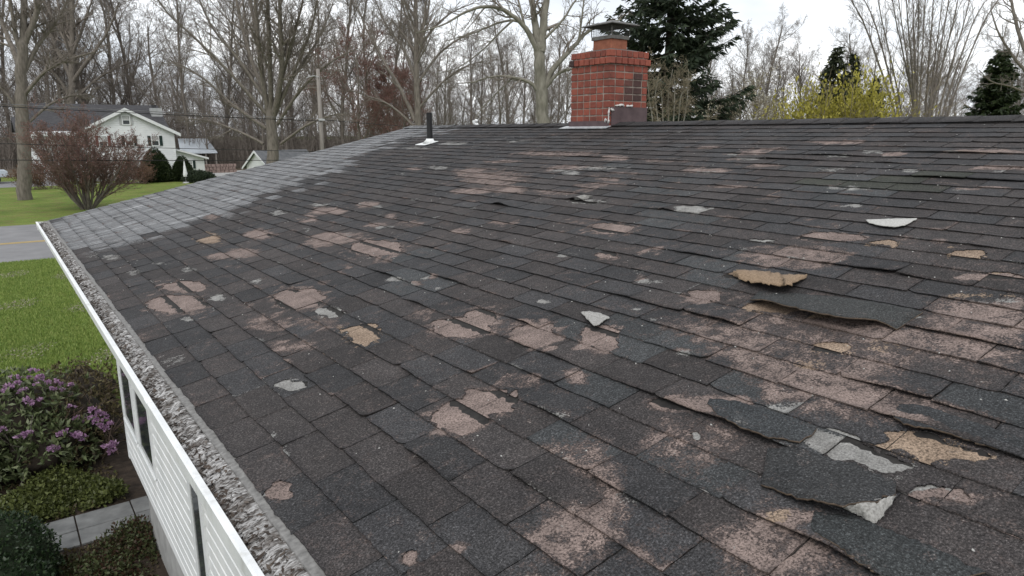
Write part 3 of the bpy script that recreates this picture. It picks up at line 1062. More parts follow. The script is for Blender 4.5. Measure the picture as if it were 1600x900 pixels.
# --- torn and curled pieces: surfaces between two polylines marked in the photograph, each with its height above the deck
def flap(name, top, bot, htop, hbot, mat, thick=0.004, jag=0.003, n=26, m=8, curl=0.0, label=None, tint=None, bow=0.0, seed=1):
    q = np.random.default_rng(seed)

    def sample(poly, hs):
        poly = np.array(poly, float)
        hs = np.interp(np.linspace(0, 1, len(poly)), np.linspace(0, 1, len(hs)), hs)
        d = np.concatenate([[0], np.cumsum(np.hypot(*np.diff(poly, axis=0).T))])
        t = np.linspace(0, d[-1], n + 1)
        x, y, h = np.interp(t, d, poly[:, 0]), np.interp(t, d, poly[:, 1]), np.interp(t, d, hs)
        ab = np.array([px_roof(x[i], y[i], h[i]) for i in range(n + 1)])
        return ab, h
    (t_ab, th), (b_ab, bh) = sample(top, htop), sample(bot, hbot)
    t_ab = t_ab + q.normal(0, jag, t_ab.shape)
    b_ab = b_ab + q.normal(0, jag, b_ab.shape)
    W = np.linspace(0, 1, m + 1)[:, None]
    A = t_ab[:, 0][None] * (1 - W) + b_ab[:, 0][None] * W
    B = t_ab[:, 1][None] * (1 - W) + b_ab[:, 1][None] * W
    Hh = th[None] * (1 - W ** 1.4) + bh[None] * W ** 1.4 + bow * np.sin(W * math.pi) + curl * np.clip(W - 0.8, 0, 1) * 5
    P = roof_pt(A, B, Hh)
    P2 = roof_pt(A, B, Hh - thick)
    idx = np.arange((m + 1) * (n + 1)).reshape(m + 1, n + 1)
    F = np.stack([idx[:-1, :-1], idx[:-1, 1:], idx[1:, 1:], idx[1:, :-1]], -1).reshape(-1, 4)
    o_ = idx.size
    ring = np.concatenate([idx[0, :], idx[1:, -1], idx[-1, -2::-1], idx[-2:0:-1, 0]])
    r2 = np.roll(ring, -1)
    F = np.concatenate([F, (F + o_)[:, ::-1], np.stack([ring, ring + o_, r2 + o_, r2], 1)])
    V = np.concatenate([P.reshape(-1, 3), P2.reshape(-1, 3)])
    me = mesh_np(name, V, F)
    if tint is not None:
        attach(me, np.tile([*tint, 1], (len(V), 1)), np.zeros((len(V), 4)))
    o = put(name, me, mat, roof)
    if mat == 'shingle':           # broken edge and underside show the brown mat
        me.materials.append(MATS['mat_brown'])
        mi = np.ones(len(F), np.int32)
        mi[:n * m] = 0
        me.polygons.foreach_set('material_index', mi)
    inv(o)
    if label:
        tag(o, label)
    return o


flap('torn_shingle', [(1139, 424), (1165, 421), (1195, 424), (1225, 427), (1262, 431)], [(1144, 430), (1165, 437), (1190, 443), (1212, 446), (1236, 444), (1262, 433)],
     [.012, .020, .013, .024, .014], [.014, .020, .050, .034, .062, .050, .014], 'mat_tan', label='curled tan flap torn up from the roof', seed=3, jag=.0075, bow=.012)
flap('torn_shingle', [(1186, 455), (1260, 459), (1330, 466), (1395, 476), (1442, 487)], [(1172, 468), (1190, 467), (1250, 482), (1310, 494), (1345, 497), (1372, 500), (1402, 514)],
     [.012, .012, .012], [.020, .045, .060, .060, .055, .030, .016], 'shingle', tint=(.031, .033, .033), label='long black shingle strip lifted along its lower edge', seed=4, thick=.006, jag=.003)
flap('torn_shingle', [(1352, 343), (1375, 342), (1400, 341), (1432, 341)], [(1358, 348), (1375, 352), (1398, 354), (1415, 351), (1430, 343)],
     [.014, .016, .014], [.016, .020, .022, .020, .016], 'mat_pale', label='pale grey crescent of flipped shingle', seed=5, jag=.002)
flap('torn_shingle', [(907, 487), (922, 486), (938, 489), (952, 495)], [(909, 489), (928, 508), (936, 507), (944, 500), (952, 496)],
     [.016, .020, .016], [.016, .030, .028, .020, .016], 'mat_grey', label='grey folded shingle corner above a bald patch', seed=6, jag=.002)
flap('torn_shingle', [(1200, 700), (1245, 697), (1275, 706), (1305, 718), (1335, 722), (1350, 732), (1378, 744), (1402, 753)],
     [(1190, 757), (1215, 766), (1248, 777), (1285, 783), (1318, 790), (1355, 783), (1400, 772)],
     [.014, .016, .018], [.014, .020, .035, .050, .050, .034], 'shingle', tint=(.030, .031, .032), label='big black torn shingle with ragged upper edge', seed=7, thick=.006, jag=.0035)
flap('torn_shingle', [(1316, 790), (1345, 785), (1375, 779), (1400, 773)], [(1317, 793), (1345, 806), (1366, 819), (1378, 806), (1399, 776)],
     [.047, .045, .034], [.030, .014, .012, .014, .030], 'mat_grey', label='light grey underside of a folded shingle corner', seed=8, jag=.002)
flap('torn_shingle', [(1110, 622), (1150, 626), (1200, 640), (1250, 655), (1275, 668)], [(1105, 630), (1118, 645), (1160, 667), (1200, 682), (1250, 690), (1268, 680)],
     [.013, .013, .013], [.014, .030, .034, .026, .016], 'shingle', tint=(.033, .0362, .0385), label='blue-grey shingle lying loose over a bald area', seed=9, thick=.006, jag=.003)
flap('torn_shingle', [(1405, 630), (1450, 634), (1510, 655), (1600, 685)], [(1390, 645), (1410, 660), (1470, 672), (1530, 692), (1600, 712)],
     [.013, .013, .013], [.014, .026, .024, .018, .016], 'shingle', tint=(.027, .029, .031), seed=10, thick=.006, jag=.004)
flap('torn_shingle', [(1275, 800), (1330, 806), (1400, 830), (1470, 860), (1540, 895)], [(1262, 820), (1290, 842), (1330, 866), (1360, 890), (1420, 925)],
     [.013, .013, .013], [.015, .028, .028, .018, .014], 'shingle', tint=(.030, .033, .034), seed=11, thick=.006, jag=.004)
flap('torn_shingle', [(897, 308), (912, 304), (926, 306)], [(898, 311), (912, 311), (925, 308)], [.014, .05, .03], [.014, .02, .016], 'mat_grey', seed=12, jag=.002)

# --- loose grit and flecks lying on the roof
fl = []
q = np.random.default_rng(77)
n = 900
A = q.uniform(0.05, SLOPE - 0.2, n)
B = q.uniform(-0.5, YG - 0.1, n)
s = q.uniform(0.0022, 0.006, n)
cP = roof_pt(A, B, np.full(n, 0.013))
th = q.uniform(0, 6.28, n)
dx = np.stack([np.cos(th) * CP, np.sin(th), np.cos(th) * SP], 1) * s[:, None]
dy = np.stack([-np.sin(th) * CP, np.cos(th), -np.sin(th) * SP], 1) * s[:, None] * 0.55
nz = np.array([-SP, 0, CP]) * 0.004
V = np.stack([cP - dx, cP + dy, cP + dx, cP - dy, cP + nz], 1).reshape(-1, 3)
bi = np.arange(n)[:, None] * 5
F = np.concatenate([bi + np.array([[0, 3, 4]]), bi + np.array([[3, 2, 4]]), bi + np.array([[2, 1, 4]]), bi + np.array([[1, 0, 4]])])
o = put('roof_grit', mesh_np('roof_grit', V, F), 'mat_pale')
tag(o, 'tiny pale flecks of grit scattered over the black shingles', 'grit', kind='stuff')

# --- gutter with its debris, drip edge, fascia, soffit
GX0, GZ = 0.447, HC - 1.2
mb = MB()
prof = [(GX0, GZ), (GX0 - 0.004, GZ + 0.006), (GX0 + 0.003, GZ + 0.010), (GX0 + 0.022, GZ + 0.008), (GX0 + 0.022, GZ + 0.001), (GX0 + 0.010, GZ - 0.002), (GX0 + 0.010, GZ - 0.05),
        (GX0 + 0.034, GZ - 0.105), (GX0 + 0.135, GZ - 0.105), (GX0 + 0.135, GZ + 0.0), (GX0 + 0.142, GZ + 0.0), (GX0 + 0.142, GZ - 0.113), (GX0 + 0.026, GZ - 0.113), (GX0, GZ - 0.052)]
mb.prism([(x, YN, z) for x, z in prof], (0, YG + 0.06 - YN, 0))
gut = hp('gutter', mb, 'gutter_paint')
for yy in (0.9, 3.35, 6.4, 9.45):
    mb = MB()
    mb.prism([(x - .0025 if x < GX0 + .03 else x, yy, z + (.0012 if z > GZ else 0)) for x, z in (prof[0], prof[1], prof[2], (GX0 + .021, GZ + .0095), (GX0 + .021, GZ + .004), (GX0 + .006, GZ - .004), (GX0 + .006, GZ - .05), prof[13])], (0, .07, 0))
    hp('joint_sleeve', mb, 'gutter_paint', gut)
mb = MB()
mb.box(GX0 + 0.006, GX0 + 0.14, YG + 0.056, YG + 0.062, GZ - 0.105, GZ + 0.006)
hp('end_cap', mb, 'white_paint', gut)
for yy in np.arange(-2.2, 11.4, 1.9):
    mb = MB()
    mb.box(GX0 + 0.001, GX0 + 0.14, yy, yy + 0.025, GZ + 0.0085, GZ + 0.0105)
    if yy > 20:
        hp('hanger', mb, 'white_paint', gut)
mb = MB()
mb.prism([(XE - 0.028, YN, ZE - 0.004), (XE - 0.026, YN, ZE + 0.001), (XE + 0.05, YN, ZE + 0.0015 + 0.05 * KS), (XE + 0.05, YN, ZE - 0.006 + 0.05 * KS)], (0, YG - YN, 0))
hp('drip_edge', mb, 'drip', roof)
mb = MB()
mb.box(GX0 + 0.145, GX0 + 0.165, YN, YG, ZE - 0.20, ZE - 0.012)
hp('fascia', mb, 'white_paint')
WX = 0.85
mb = MB()
mb.box(GX0 + 0.165, XB - 0.2, YN, YG - 0.01, ZE - 0.205, ZE - 0.19)
hp('soffit', mb, 'white_paint')
# rake boards on the far gable
for sgn in (0, 1):
    mb = MB()
    if sgn == 0:
        mb.prism([(XE + 0.02, YG - 0.03, ZE - 0.16), (XR, YG - 0.03, ZR - 0.16), (XR, YG - 0.03, ZR - 0.004), (XE + 0.02, YG - 0.03, ZE - 0.002)], (0, 0.028, 0))
    else:
        mb.prism([(XR, YG - 0.03, ZR - 0.16), (XB, YG - 0.03, ZE - 0.16), (XB, YG - 0.03, ZE - 0.004), (XR, YG - 0.03, ZR - 0.004)], (0, 0.028, 0))
    hp('rake_board', mb, 'white_paint')
mb = MB()
mb.prism([(XE + 0.4, 11.0, ZE - 0.19), (XB - 0.4, 11.0, ZE - 0.19), (XR, 11.0, ZR - 0.12)], (0, 0.12, 0))
hp('gable_wall', mb, 'siding')

# debris heap in the gutter: a rough bed and thousands of flakes
q = np.random.default_rng(5)
ny, nx = 1500, 11
ys = np.linspace(YN, YG + 0.05, ny)
xs = np.linspace(0, 1, nx)
YY, XX = np.meshgrid(ys, xs, indexing='ij')
wob = sum(np.sin(YY * f + p) * a for f, p, a in ((3.1, 1, .008), (7.3, 2, .006), (17, .4, .005), (41, 3, .004)))
lump = np.abs(np.sin(YY * 9.5 + 1.3 * np.sin(YY * 2.3) + XX * 1.1)) ** .6 * .012 + np.abs(np.sin(YY * 27 + 2 * np.sin(YY * 5.1) + XX * 2)) ** .6 * .006 - .012
ZZ = GZ - 0.028 + lump * (.3 + .7 * XX) + 0.042 * np.clip(XX * 1.25, 0, 1) ** 1.2 + wob * (0.4 + XX * 0.6) + q.normal(0, 0.0035, XX.shape)
ZZ = np.minimum(ZZ, ZE - 0.004)
ZZ = np.where(XX > 0.9, np.minimum(ZZ, ZE - 0.002), ZZ)
V = np.stack([GX0 + 0.0125 + XX * (XE - 0.030 - GX0 - 0.0125 + 0.012), YY, ZZ], -1).reshape(-1, 3)
idx = np.arange(ny * nx).reshape(ny, nx)
F = np.stack([idx[:-1, :-1], idx[:-1, 1:], idx[1:, 1:], idx[1:, :-1]], -1).reshape(-1, 4)

def debris_material():
    m, nt, b = nodes_of('debris_bed')
    big = noise(nt, position(nt, (1, 1, 1)), 7, 4, 0.6)
    st1 = noise(nt, position(nt, (5, 46, 10)), 1.0, 7, 0.75, 1.3)
    st2 = noise(nt, position(nt, (30, 190, 40)), 1.0, 4, 0.7, 0.8)
    f = math_n(nt, 'ADD', math_n(nt, 'MULTIPLY', st1, 0.6), math_n(nt, 'MULTIPLY', st2, 0.4))
    c = ramp(nt, f, [(0.38, (0.022, 0.018, 0.015)), (0.45, (0.10, 0.09, 0.083)), (0.51, (0.33, 0.325, 0.32)), (0.60, (0.62, 0.62, 0.62))])
    c = mixc(nt, ramp(nt, big, [(0.54, (0, 0, 0)), (0.64, (0.9, 0.9, 0.9))]), c, ramp(nt, st2, [(0.35, (0.018, 0.014, 0.011)), (0.6, (0.12, 0.10, 0.085))]))
    nt.links.new(c, b.inputs['Base Color'])
    b.inputs['Roughness'].default_value = 0.9
    bump(nt, b, f, 1.0, 0.012)
    MATS['debris_bed'] = m


debris_material()
heap = put('gutter_debris', mesh_np('gutter_debris', V, F), 'debris_bed')
tag(heap, 'matted grey bark flakes and dead leaves clogging the white gutter', 'debris', kind='stuff')


def flakes(n, fx, ang, ln, asp, mat, tilt):
    fy = YN + (YG - YN) * q.random(n)
    iy = np.clip(((fy - YN) / (YG + 0.05 - YN) * (ny - 1)).astype(int), 0, ny - 1)
    ix = np.clip((fx * (nx - 1)).astype(int), 0, nx - 1)
    fz = ZZ[iy, ix] + q.uniform(-.001, 0.006, n)
    cx_ = GX0 + 0.014 + fx * (XE - 0.026 - GX0 - 0.014)
    wd = ln * asp
    D = np.stack([np.cos(ang), np.sin(ang), q.normal(tilt, 0.2, n)], 1)
    S = np.stack([-np.sin(ang), np.cos(ang), q.normal(0, 0.3, n)], 1)
    C = np.stack([cx_, fy, fz], 1)
    V = np.stack([C - D * ln[:, None], C - D * (ln * .2)[:, None] + S * wd[:, None] + [0, 0, .002], C + D * ln[:, None], C + D * (ln * .3)[:, None] - S * wd[:, None]], 1)
    V[:, :, 0] = np.clip(V[:, :, 0], GX0 + 0.013, XE - 0.005)
    o = put('flake', mesh_np('flake', V.reshape(-1, 3), np.arange(n * 4).reshape(-1, 4)), mat, heap)
    tag(o, kind='stuff')


n = 2600
flakes(n, q.beta(1.6, 1.0, n), q.normal(0.2, 0.25, n), q.uniform(0.004, 0.019, n), q.uniform(.10, .45, n), 'debris', .05)
n = 11000
flakes(n, q.beta(0.9, 2.4, n), q.uniform(0, 6.28, n), q.uniform(0.005, 0.018, n), q.uniform(.15, .5, n), 'debris_dark', .2)

# --- walls with lapped boards and windows on the eave side
YW = 8.05                      # far corner of the eave wall
ZS0 = at_x(203, 708, WX).z     # lower edge of the siding
ZTOP = ZE - 0.205
mb = MB()
mb.box(WX + 0.03, WX + 0.15, YN, YW - 0.02, ZS0 - 0.02, ZTOP)
mb.box(WX + 0.15, 10.8, YW - 0.16, YW - 0.02, ZS0 - 0.02, ZTOP)
mb.box(2.2, 2.32, YW - 0.02, 11.0, 0, ZTOP)
mb.box(10.7, 10.82, YN, 11.0, 0, ZTOP)
mb.box(2.2, 10.8, 10.88, 11.0, 0, ZTOP)
wall = hp('wall', mb, 'siding')
mb = MB()
mb.box(WX + 0.055, WX + 0.2, YN, 7.55, -0.3, ZS0 - 0.02)
mb.box(WX + 0.2, 10.7, 7.4, 7.55, -0.3, ZS0 - 0.02)
hp('foundation', mb, 'foundation')


def yw(px, py):
    return at_x(px, py, WX).y


WIN = [(yw(217, 681), yw(205, 678)), (yw(248, 752), yw(228, 716)), (yw(328, 880), yw(317, 880) + 0.02)]
zsill = at_x(217, 681, WX).z
WINS = [(y0, y1, zsill if i < 2 else 1.05, ZTOP - 0.06) for i, (y0, y1) in enumerate(WIN)]
# two more windows further along the same wall, beyond the frame
board = 0.104
nbd = int((ZTOP - ZS0) / board) + 1
for j in range(nbd):
    z0 = ZS0 + j * board
    z1 = min(z0 + board, ZTOP - 0.001)
    if z1 - z0 < 0.02:
        continue
    cuts = [(y0 - 0.075, y1 + 0.075) for (y0, y1, s0, s1) in WINS if z1 > s0 - 0.05 and z0 < s1 + 0.06]
    cuts.sort()
    segs, y = [], YN
    for c0, c1 in cuts:
        if c0 > y:
            segs.append((y, c0))
        y = max(y, c1)
    segs.append((y, YW - 0.055))
    for (s0, s1) in segs:
        if s1 - s0 < 0.01:
            continue
        mb = MB()
        mb.prism([(WX - 0.014, s0, z0), (WX + 0.030, s0, z0), (WX + 0.030, s0, z1 - .002), (WX + 0.000, s0, z1 - .002), (WX - 0.004, s0, z1 - .006), (WX - 0.017, s0, z1 - .020), (WX - 0.018, s0, z0 + 0.004)], (0, s1 - s0, 0))
        hp('siding_board', mb, 'siding', wall)
mb = MB()
mb.box(WX - 0.022, WX + 0.03, YW - 0.055, YW + 0.012, ZS0 - 0.012, ZTOP)
mb.box(WX + 0.03, WX + 0.09, YW - 0.02, YW + 0.012, ZS0 - 0.012, ZTOP)
hp('corner_board', mb, 'white_paint', wall)
for (y0, y1, z0, z1) in WINS:
    w = empty('window', (WX, (y0 + y1) / 2, z0))
    w.parent = house
    w.location = w.location - house.location
    base = Vector((WX, (y0 + y1) / 2, z0))

    def sub(name, mb, mat):
        o = mb.build(name, mat, w)
        o.location = -base
        return o
    mb = MB()
    for a, b_ in ((y0 - 0.075, y0), (y1, y1 + 0.075)):
        mb.box(WX - 0.030, WX + 0.028, a, b_, z0 - 0.05, z1 + 0.06)
    mb.box(WX - 0.030, WX + 0.028, y0, y1, z1, z1 + 0.06)
    mb.box(WX - 0.030, WX + 0.028, y0, y1, z0 - 0.05, z0)
    sub('frame', mb, 'white_paint')
    mb = MB()
    mb.box(WX - 0.042, WX - 0.0305, y0 - 0.095, y1 + 0.095, z0 - 0.056, z0 - 0.03)
    sub('sill', mb, 'white_paint')
    mb = MB()
    mb.box(WX - 0.024, WX + 0.026, y0 + 0.001, y1 - 0.001, z0 + 0.001, z1 - 0.001)
    sub('pane', mb, 'glass_dark')
    mb = MB()
    mb.box(WX - 0.028, WX - 0.0245, y0 + 0.001, y0 + 0.022, z0 + 0.001, z1 - 0.001)
    mb.box(WX - 0.028, WX - 0.0245, y1 - 0.022, y1 - 0.001, z0 + 0.001, z1 - 0.001)
    if y1 - y0 > 0.1:
        mb.box(WX - 0.028, WX - 0.0245, y0 + 0.022, y1 - 0.022, z0 + 0.001, z0 + 0.03)
    sub('sash', mb, 'trim_grey')

# --- chimney: every brick laid singly, straight joints as in the photograph
ca, cb = px_roof(951, 200)
CX0 = XE + ca * CP
CYN = cb                                   # near right-hand corner on the slope
CYF = px_roof(893, 200)[1]                 # far end of the left face
dC, fwC = ray(1009, 190)
CX1 = dC[0] * CYN / dC[1]
zc_top = at_y(957, 77, CYN).z
ROWS = 12
zc_base = ZE + ca * SP - 0.02
zc_low = zc_base - 0.06
rowh = (zc_top - zc_base) / (ROWS - 1.1)
chim = empty('chimney', (CX0, CYN, zc_base))
chim.parent = house
chim.location = chim.location - house.location
CB = Vector((CX0, CYN, zc_base))


def cpart(name, mb, mat, bevel=0.0, smooth=False):
    o = mb.build(name, mat, chim, bevel=bevel, smooth=smooth)
    o.location = -CB
    return o


mb = MB()
mb.box(CX0 + 0.007, CX1 - 0.007, CYN + 0.007, CYF - 0.007, zc_low - 0.25, zc_top - 0.006)
cpart('mortar_core', mb, 'mortar')
brick_meshes = {}


def brick_mesh(lx, ly, lz):
    key = (round(lx, 4), round(ly, 4), round(lz, 4))
    if key not in brick_meshes:
        import bmesh
        bm = bmesh.new()
        bmesh.ops.create_cube(bm, size=1.0)
        for v in bm.verts:
            v.co = Vector((v.co.x * lx, v.co.y * ly, v.co.z * lz))
        bmesh.ops.bevel(bm, geom=bm.edges[:], offset=0.004, segments=1, affect='EDGES')
        me = bpy.data.meshes.new('brick')
        bm.to_mesh(me)
        bm.free()
        brick_meshes[key] = me
    return brick_meshes[key]


LY, LX = CYF - CYN, CX1 - CX0
NYB, NXB = 6, 5
wy = LY / NYB
J = 0.0135


def lay(x0, x1, y0, y1, z0, z1, sooty=False):
    me = brick_mesh(x1 - x0, y1 - y0, z1 - z0)
    o = bpy.data.objects.new('brick', me)
    col.objects.link(o)
    o.parent = chim
    o.location = Vector(((x0 + x1) / 2 + rs.normal(0, .0012), (y0 + y1) / 2 + rs.normal(0, .0012), (z0 + z1) / 2 + rs.normal(0, .001))) - CB
    o.rotation_euler = (rs.normal(0, .007), rs.normal(0, .007), rs.normal(0, .010))
    if not me.materials:
        me.materials.append(MATS['brick'])
    o.material_slots[0].link = 'OBJECT'
    o.material_slots[0].material = MATS['brick_sooty' if sooty else 'brick']
    return o


dpt = 0.085
for r_ in range(ROWS):
    z1 = zc_top - r_ * rowh
    z0 = z1 - rowh + J
    proud = 0.024 if r_ == 1 else (0.006 if r_ == 0 else 0.0)
    p = proud + rs.normal(0, 0.0008)
    nyb = NYB if r_ > 1 else NYB + 2
    nxb = NXB if r_ > 1 else NXB + 2
    ya, yb = CYN - p, CYF + p
    w_ = (yb - ya) / nyb
    for c in range(nyb):          # faces along the ridge (near slope and far slope)
        lay(CX0 - p, CX0 - p + dpt, ya + c * w_ + (J / 2 if c else 0), ya + (c + 1) * w_ - (J / 2 if c < nyb - 1 else 0), z0, z1, sooty=(r_ == 1 and c > 6))
        lay(CX1 + p - dpt, CX1 + p, ya + c * w_ + (J / 2 if c else 0), ya + (c + 1) * w_ - (J / 2 if c < nyb - 1 else 0), z0, z1)
    xa, xb = CX0 - p + dpt + J, CX1 + p - dpt - J
    w_ = (xb - xa + J) / (nxb - 2)
    for c in range(nxb - 2):      # end faces
        so = (r_ in (3, 4, 5, 6) and c in (1, 2) and not (r_ == 3 and c == 1)) or (r_ in (5, 6) and c == 0 and False)
        lay(xa + c * w_, xa + (c + 1) * w_ - J, ya, ya + dpt, z0, z1, sooty=so)
        lay(xa + c * w_, xa + (c + 1) * w_ - J, yb - dpt, yb, z0, z1)
# crown, flue, cap
cxm, cym = (CX0 + CX1) / 2, (CYN + CYF) / 2
mb = MB()
mb.add([(CX0 + .02, CYN + .02, zc_top), (CX1 - .02, CYN + .02, zc_top), (CX1 - .02, CYF - .02, zc_top), (CX0 + .02, CYF - .02, zc_top),
        (cxm - .17, cym - .2, zc_top + .035), (cxm + .17, cym - .2, zc_top + .035), (cxm + .17, cym + .2, zc_top + .035), (cxm - .17, cym + .2, zc_top + .035)],
       [(4, 5, 6, 7), (0, 1, 5, 4), (1, 2, 6, 5), (2, 3, 7, 6), (3, 0, 4, 7)])
cpart('mortar_crown', mb, 'crown_mortar')
fw_, fl_ = 0.135, 0.16
ft = zc_top + 0.185
mb = MB()
for (a0_, a1_, b0_, b1_) in ((-fw_, fw_, -fl_, -fl_ + .025), (-fw_, fw_, fl_ - .025, fl_), (-fw_, -fw_ + .025, -fl_ + .025, fl_ - .025), (fw_ - .025, fw_, -fl_ + .025, fl_ - .025)):
    mb.box(cxm + a0_, cxm + a1_, cym + b0_, cym + b1_, zc_top + 0.02, ft)
cpart('flue_tile', mb, 'flue_clay', bevel=0.006)
cap = empty('chimney_cap', (0, 0, 0))
cap.parent = chim
cap.location = Vector((cxm, cym, ft)) - CB
CPO = Vector((cxm, cym, ft))
mb = MB()
g0, g1 = 0.150, 0.178
for (a0_, a1_, b0_, b1_) in ((-g0, g0, -g1, -g1 + .016), (-g0, g0, g1 - .016, g1), (-g0, -g0 + .016, -g1 + .016, g1 - .016), (g0 - .016, g0, -g1 + .016, g1 - .016)):
    mb.box(a0_, a1_, b0_, b1_, -0.03, 0.012)
mb.build('base_band', 'cap_metal', cap)
mb = MB()
zt = 0.14
for x_, y_ in ((-g0, -g1), (g0, -g1), (-g0, g1), (g0, g1)):
    mb.box(x_ - .004, x_ + .004, y_ - .004, y_ + .004, 0.0125, zt)
mb.build('post', 'cap_metal', cap)
mb = MB()
for i_ in range(13):
    t = -1 + 2 * i_ / 12
    for (p0, p1) in (((t * g0, -g1 + .004), None), ((t * g0, g1 - .004), None), ((-g0 + .004, t * g1), None), ((g0 - .004, t * g1), None)):
        mb.tube([(p0[0], p0[1], 0.012), (p0[0], p0[1], zt)], 0.0013, 4, False)
for zz in np.linspace(0.025, zt - .01, 5):
    for a_, b_ in (((-g0, -g1 + .004), (g0, -g1 + .004)), ((-g0, g1 - .004), (g0, g1 - .004)), ((-g0 + .004, -g1), (-g0 + .004, g1)), ((g0 - .004, -g1), (g0 - .004, g1))):
        mb.tube([(a_[0], a_[1], zz), (b_[0], b_[1], zz)], 0.0013, 4, False)
mb.build('spark_screen', 'wire_mesh', cap)
mb = MB()
h0, h1 = 0.235, 0.27
mb.add([(-h0, -h1, zt), (h0, -h1, zt), (h0, h1, zt), (-h0, h1, zt), (-.02, -.06, zt + .058), (.02, -.06, zt + .058), (.02, .06, zt + .058), (-.02, .06, zt + .058),
        (-h0, -h1, zt - .012), (h0, -h1, zt - .012), (h0, h1, zt - .012), (-h0, h1, zt - .012), (0, 0, zt + .05)],
       [(4, 5, 6, 7), (0, 1, 5, 4), (1, 2, 6, 5), (2, 3, 7, 6), (3, 0, 4, 7), (0, 8, 9, 1), (1, 9, 10, 2), (2, 10, 11, 3), (3, 11, 8, 0), (8, 12, 9), (9, 12, 10), (10, 12, 11), (11, 12, 8)])
mb.build('hood', 'cap_metal', cap)
# flashing: side pan, apron with sealant, lead at the foot
zf = at_y(1000, 168, CYN).z
mb = MB()
zb0 = ZE + (CX0 - XE) * KS
mb.prism([(CX0 + 0.03, CYN - 0.012, zb0 - 0.02), (XR, CYN - 0.012, ZR), (CX1 + 0.004, CYN - 0.012, ZR - (CX1 - XR) * KS), (CX1 + 0.004, CYN - 0.012, zf), (CX0 + 0.03, CYN - 0.012, zf)], (0, 0.0105, 0))
cpart('side_flashing', mb, 'counter_flash')
mb = MB()
mb.prism([(CX0 - 0.012, CYN - 0.006, zb0 + 0.0), (CX0 - 0.012, CYF + 0.02, zb0 + 0.0), (CX0 - 0.012, CYF + 0.02, zb0 + 0.085), (CX0 - 0.012, CYN - 0.006, zb0 + 0.085)], (0.0105, 0, 0))
cpart('apron', mb, 'counter_flash')
# pan of lead over the shingles
pan = []
mb = MB()
a0_ = (CX0 - XE) / CP
for (da, db) in ((-0.10, -0.05), (-0.11, 0.25), (-0.105, 0.55), (-0.11, LY + 0.1), (0.02, LY + 0.1), (0.02, -0.02)):
    pan.append(roof_pt(np.float64(a0_ + da), np.float64(CYN + db), np.float64(0.024)))
mb.prism(pan, (0.0015, 0, -0.008))
cpart('lead_pan', mb, 'lead')
# a rough bead of sealant round the flashing
q = np.random.default_rng(12)


def bead(pts, r):
    mb = MB()
    pts = [Vector(p) for p in pts]
    pp, rr = [], []
    for i_ in range(len(pts) - 1):
        for t in np.linspace(0, 1, 9)[:-1]:
            pp.append(pts[i_].lerp(pts[i_ + 1], t) + Vector(q.normal(0, r * .25, 3)))
            rr.append(r * q.uniform(.5, 1.6))
    mb.tube(pp, rr, 6)
    cpart('sealant', mb, 'sealant', smooth=True)


bead([(CX0 + .09, CYN - .012, zf + .012), (CX0 + .2, CYN - .012, zf + .022), (CX0 + .24, CYN - .012, zf + .004)], .012)
bead([(CX0 + .28, CYN - .012, zf + .010), (CX0 + .40, CYN - .012, zf + .016)], .010)
bead([(CX0 + .02, CYN - .013, zf - .03), (CX0 + .06, CYN - .014, zf - .045)], .016)
bead([(CX0 - .006, CYN - .004, zf - .01), (CX0 - .006, CYN + .0, zf - .12), (CX0 - .012, CYN - .004, zb0 + .05)], .010)
bead([(CX0 - .008, CYN + .04, zb0 + .10), (CX0 - .008, CYN + .06, zb0 + .07)], .014)

# --- plumbing vent: black pipe, white boot
va, vb = px_roof(672, 224)
vp = roof_pt(np.float64(va), np.float64(vb), np.float64(0.012))
vent = empty('vent_pipe', tuple(vp))
vent.parent = house
vent.location = Vector(tuple(vp)) - house.location
vtop = at_y(672, 176, vb).z - vp[2]
mb = MB()
mb.tube([(0, 0, -0.02), (0, 0, vtop * .5), (0, 0, vtop)], 0.042, 16, False)
mb.tube([(0, 0, vtop), (0, 0, vtop - .12)], [0.042, 0.034], 16, False)
mb.build('pipe', 'pipe_black', vent, smooth=True)
mb = MB()
mb.tube([(-0.002, 0, -0.01), (0, 0, 0.03), (0, 0, 0.055)], [0.105, 0.062, 0.050], 18)
mb.build('boot', 'boot_white', vent, smooth=True)
mb = MB()
pl = []
for (da, db) in ((-.17, -.14), (-.175, .0), (-.17, .14), (.06, .14), (.06, -.14)):
    pl.append(Vector((da * CP, db, da * SP + 0.008)))
mb.prism(pl, (0, 0, -0.006))
mb.build('flange', 'boot_white', vent)
# small white vent hood on the far slope, its top just over the ridge
vh = at_y(741, 193, 8.6)
xh = XR + 0.45
hv = empty('vent_hood', (0, 0, 0))
hv.parent = house
yh = at_x(743, 195, xh).y
zh = ZR - 0.45 * KS
hv.location = Vector((xh, yh, zh)) - house.location
mb = MB()
mb.tube([(0, 0, -.03), (0, 0, at_x(741, 190, xh).z - zh), (-.0, -.03, at_x(741, 189, xh).z - zh + .01)], [.035, .03, .028], 10)
mb.build('stack', 'boot_white', hv, smooth=True)
mb = MB()
ht = at_x(741, 190, xh).z - zh
mb.prism([(-.03, -.16, ht - .16), (-.03, -.19, ht - .16), (-.03, .03, ht + .02), (-.03, .05, ht + .02), (-.03, .05, ht - .01)], (.06, 0, 0))
mb.build('hood', 'boot_white', hv)


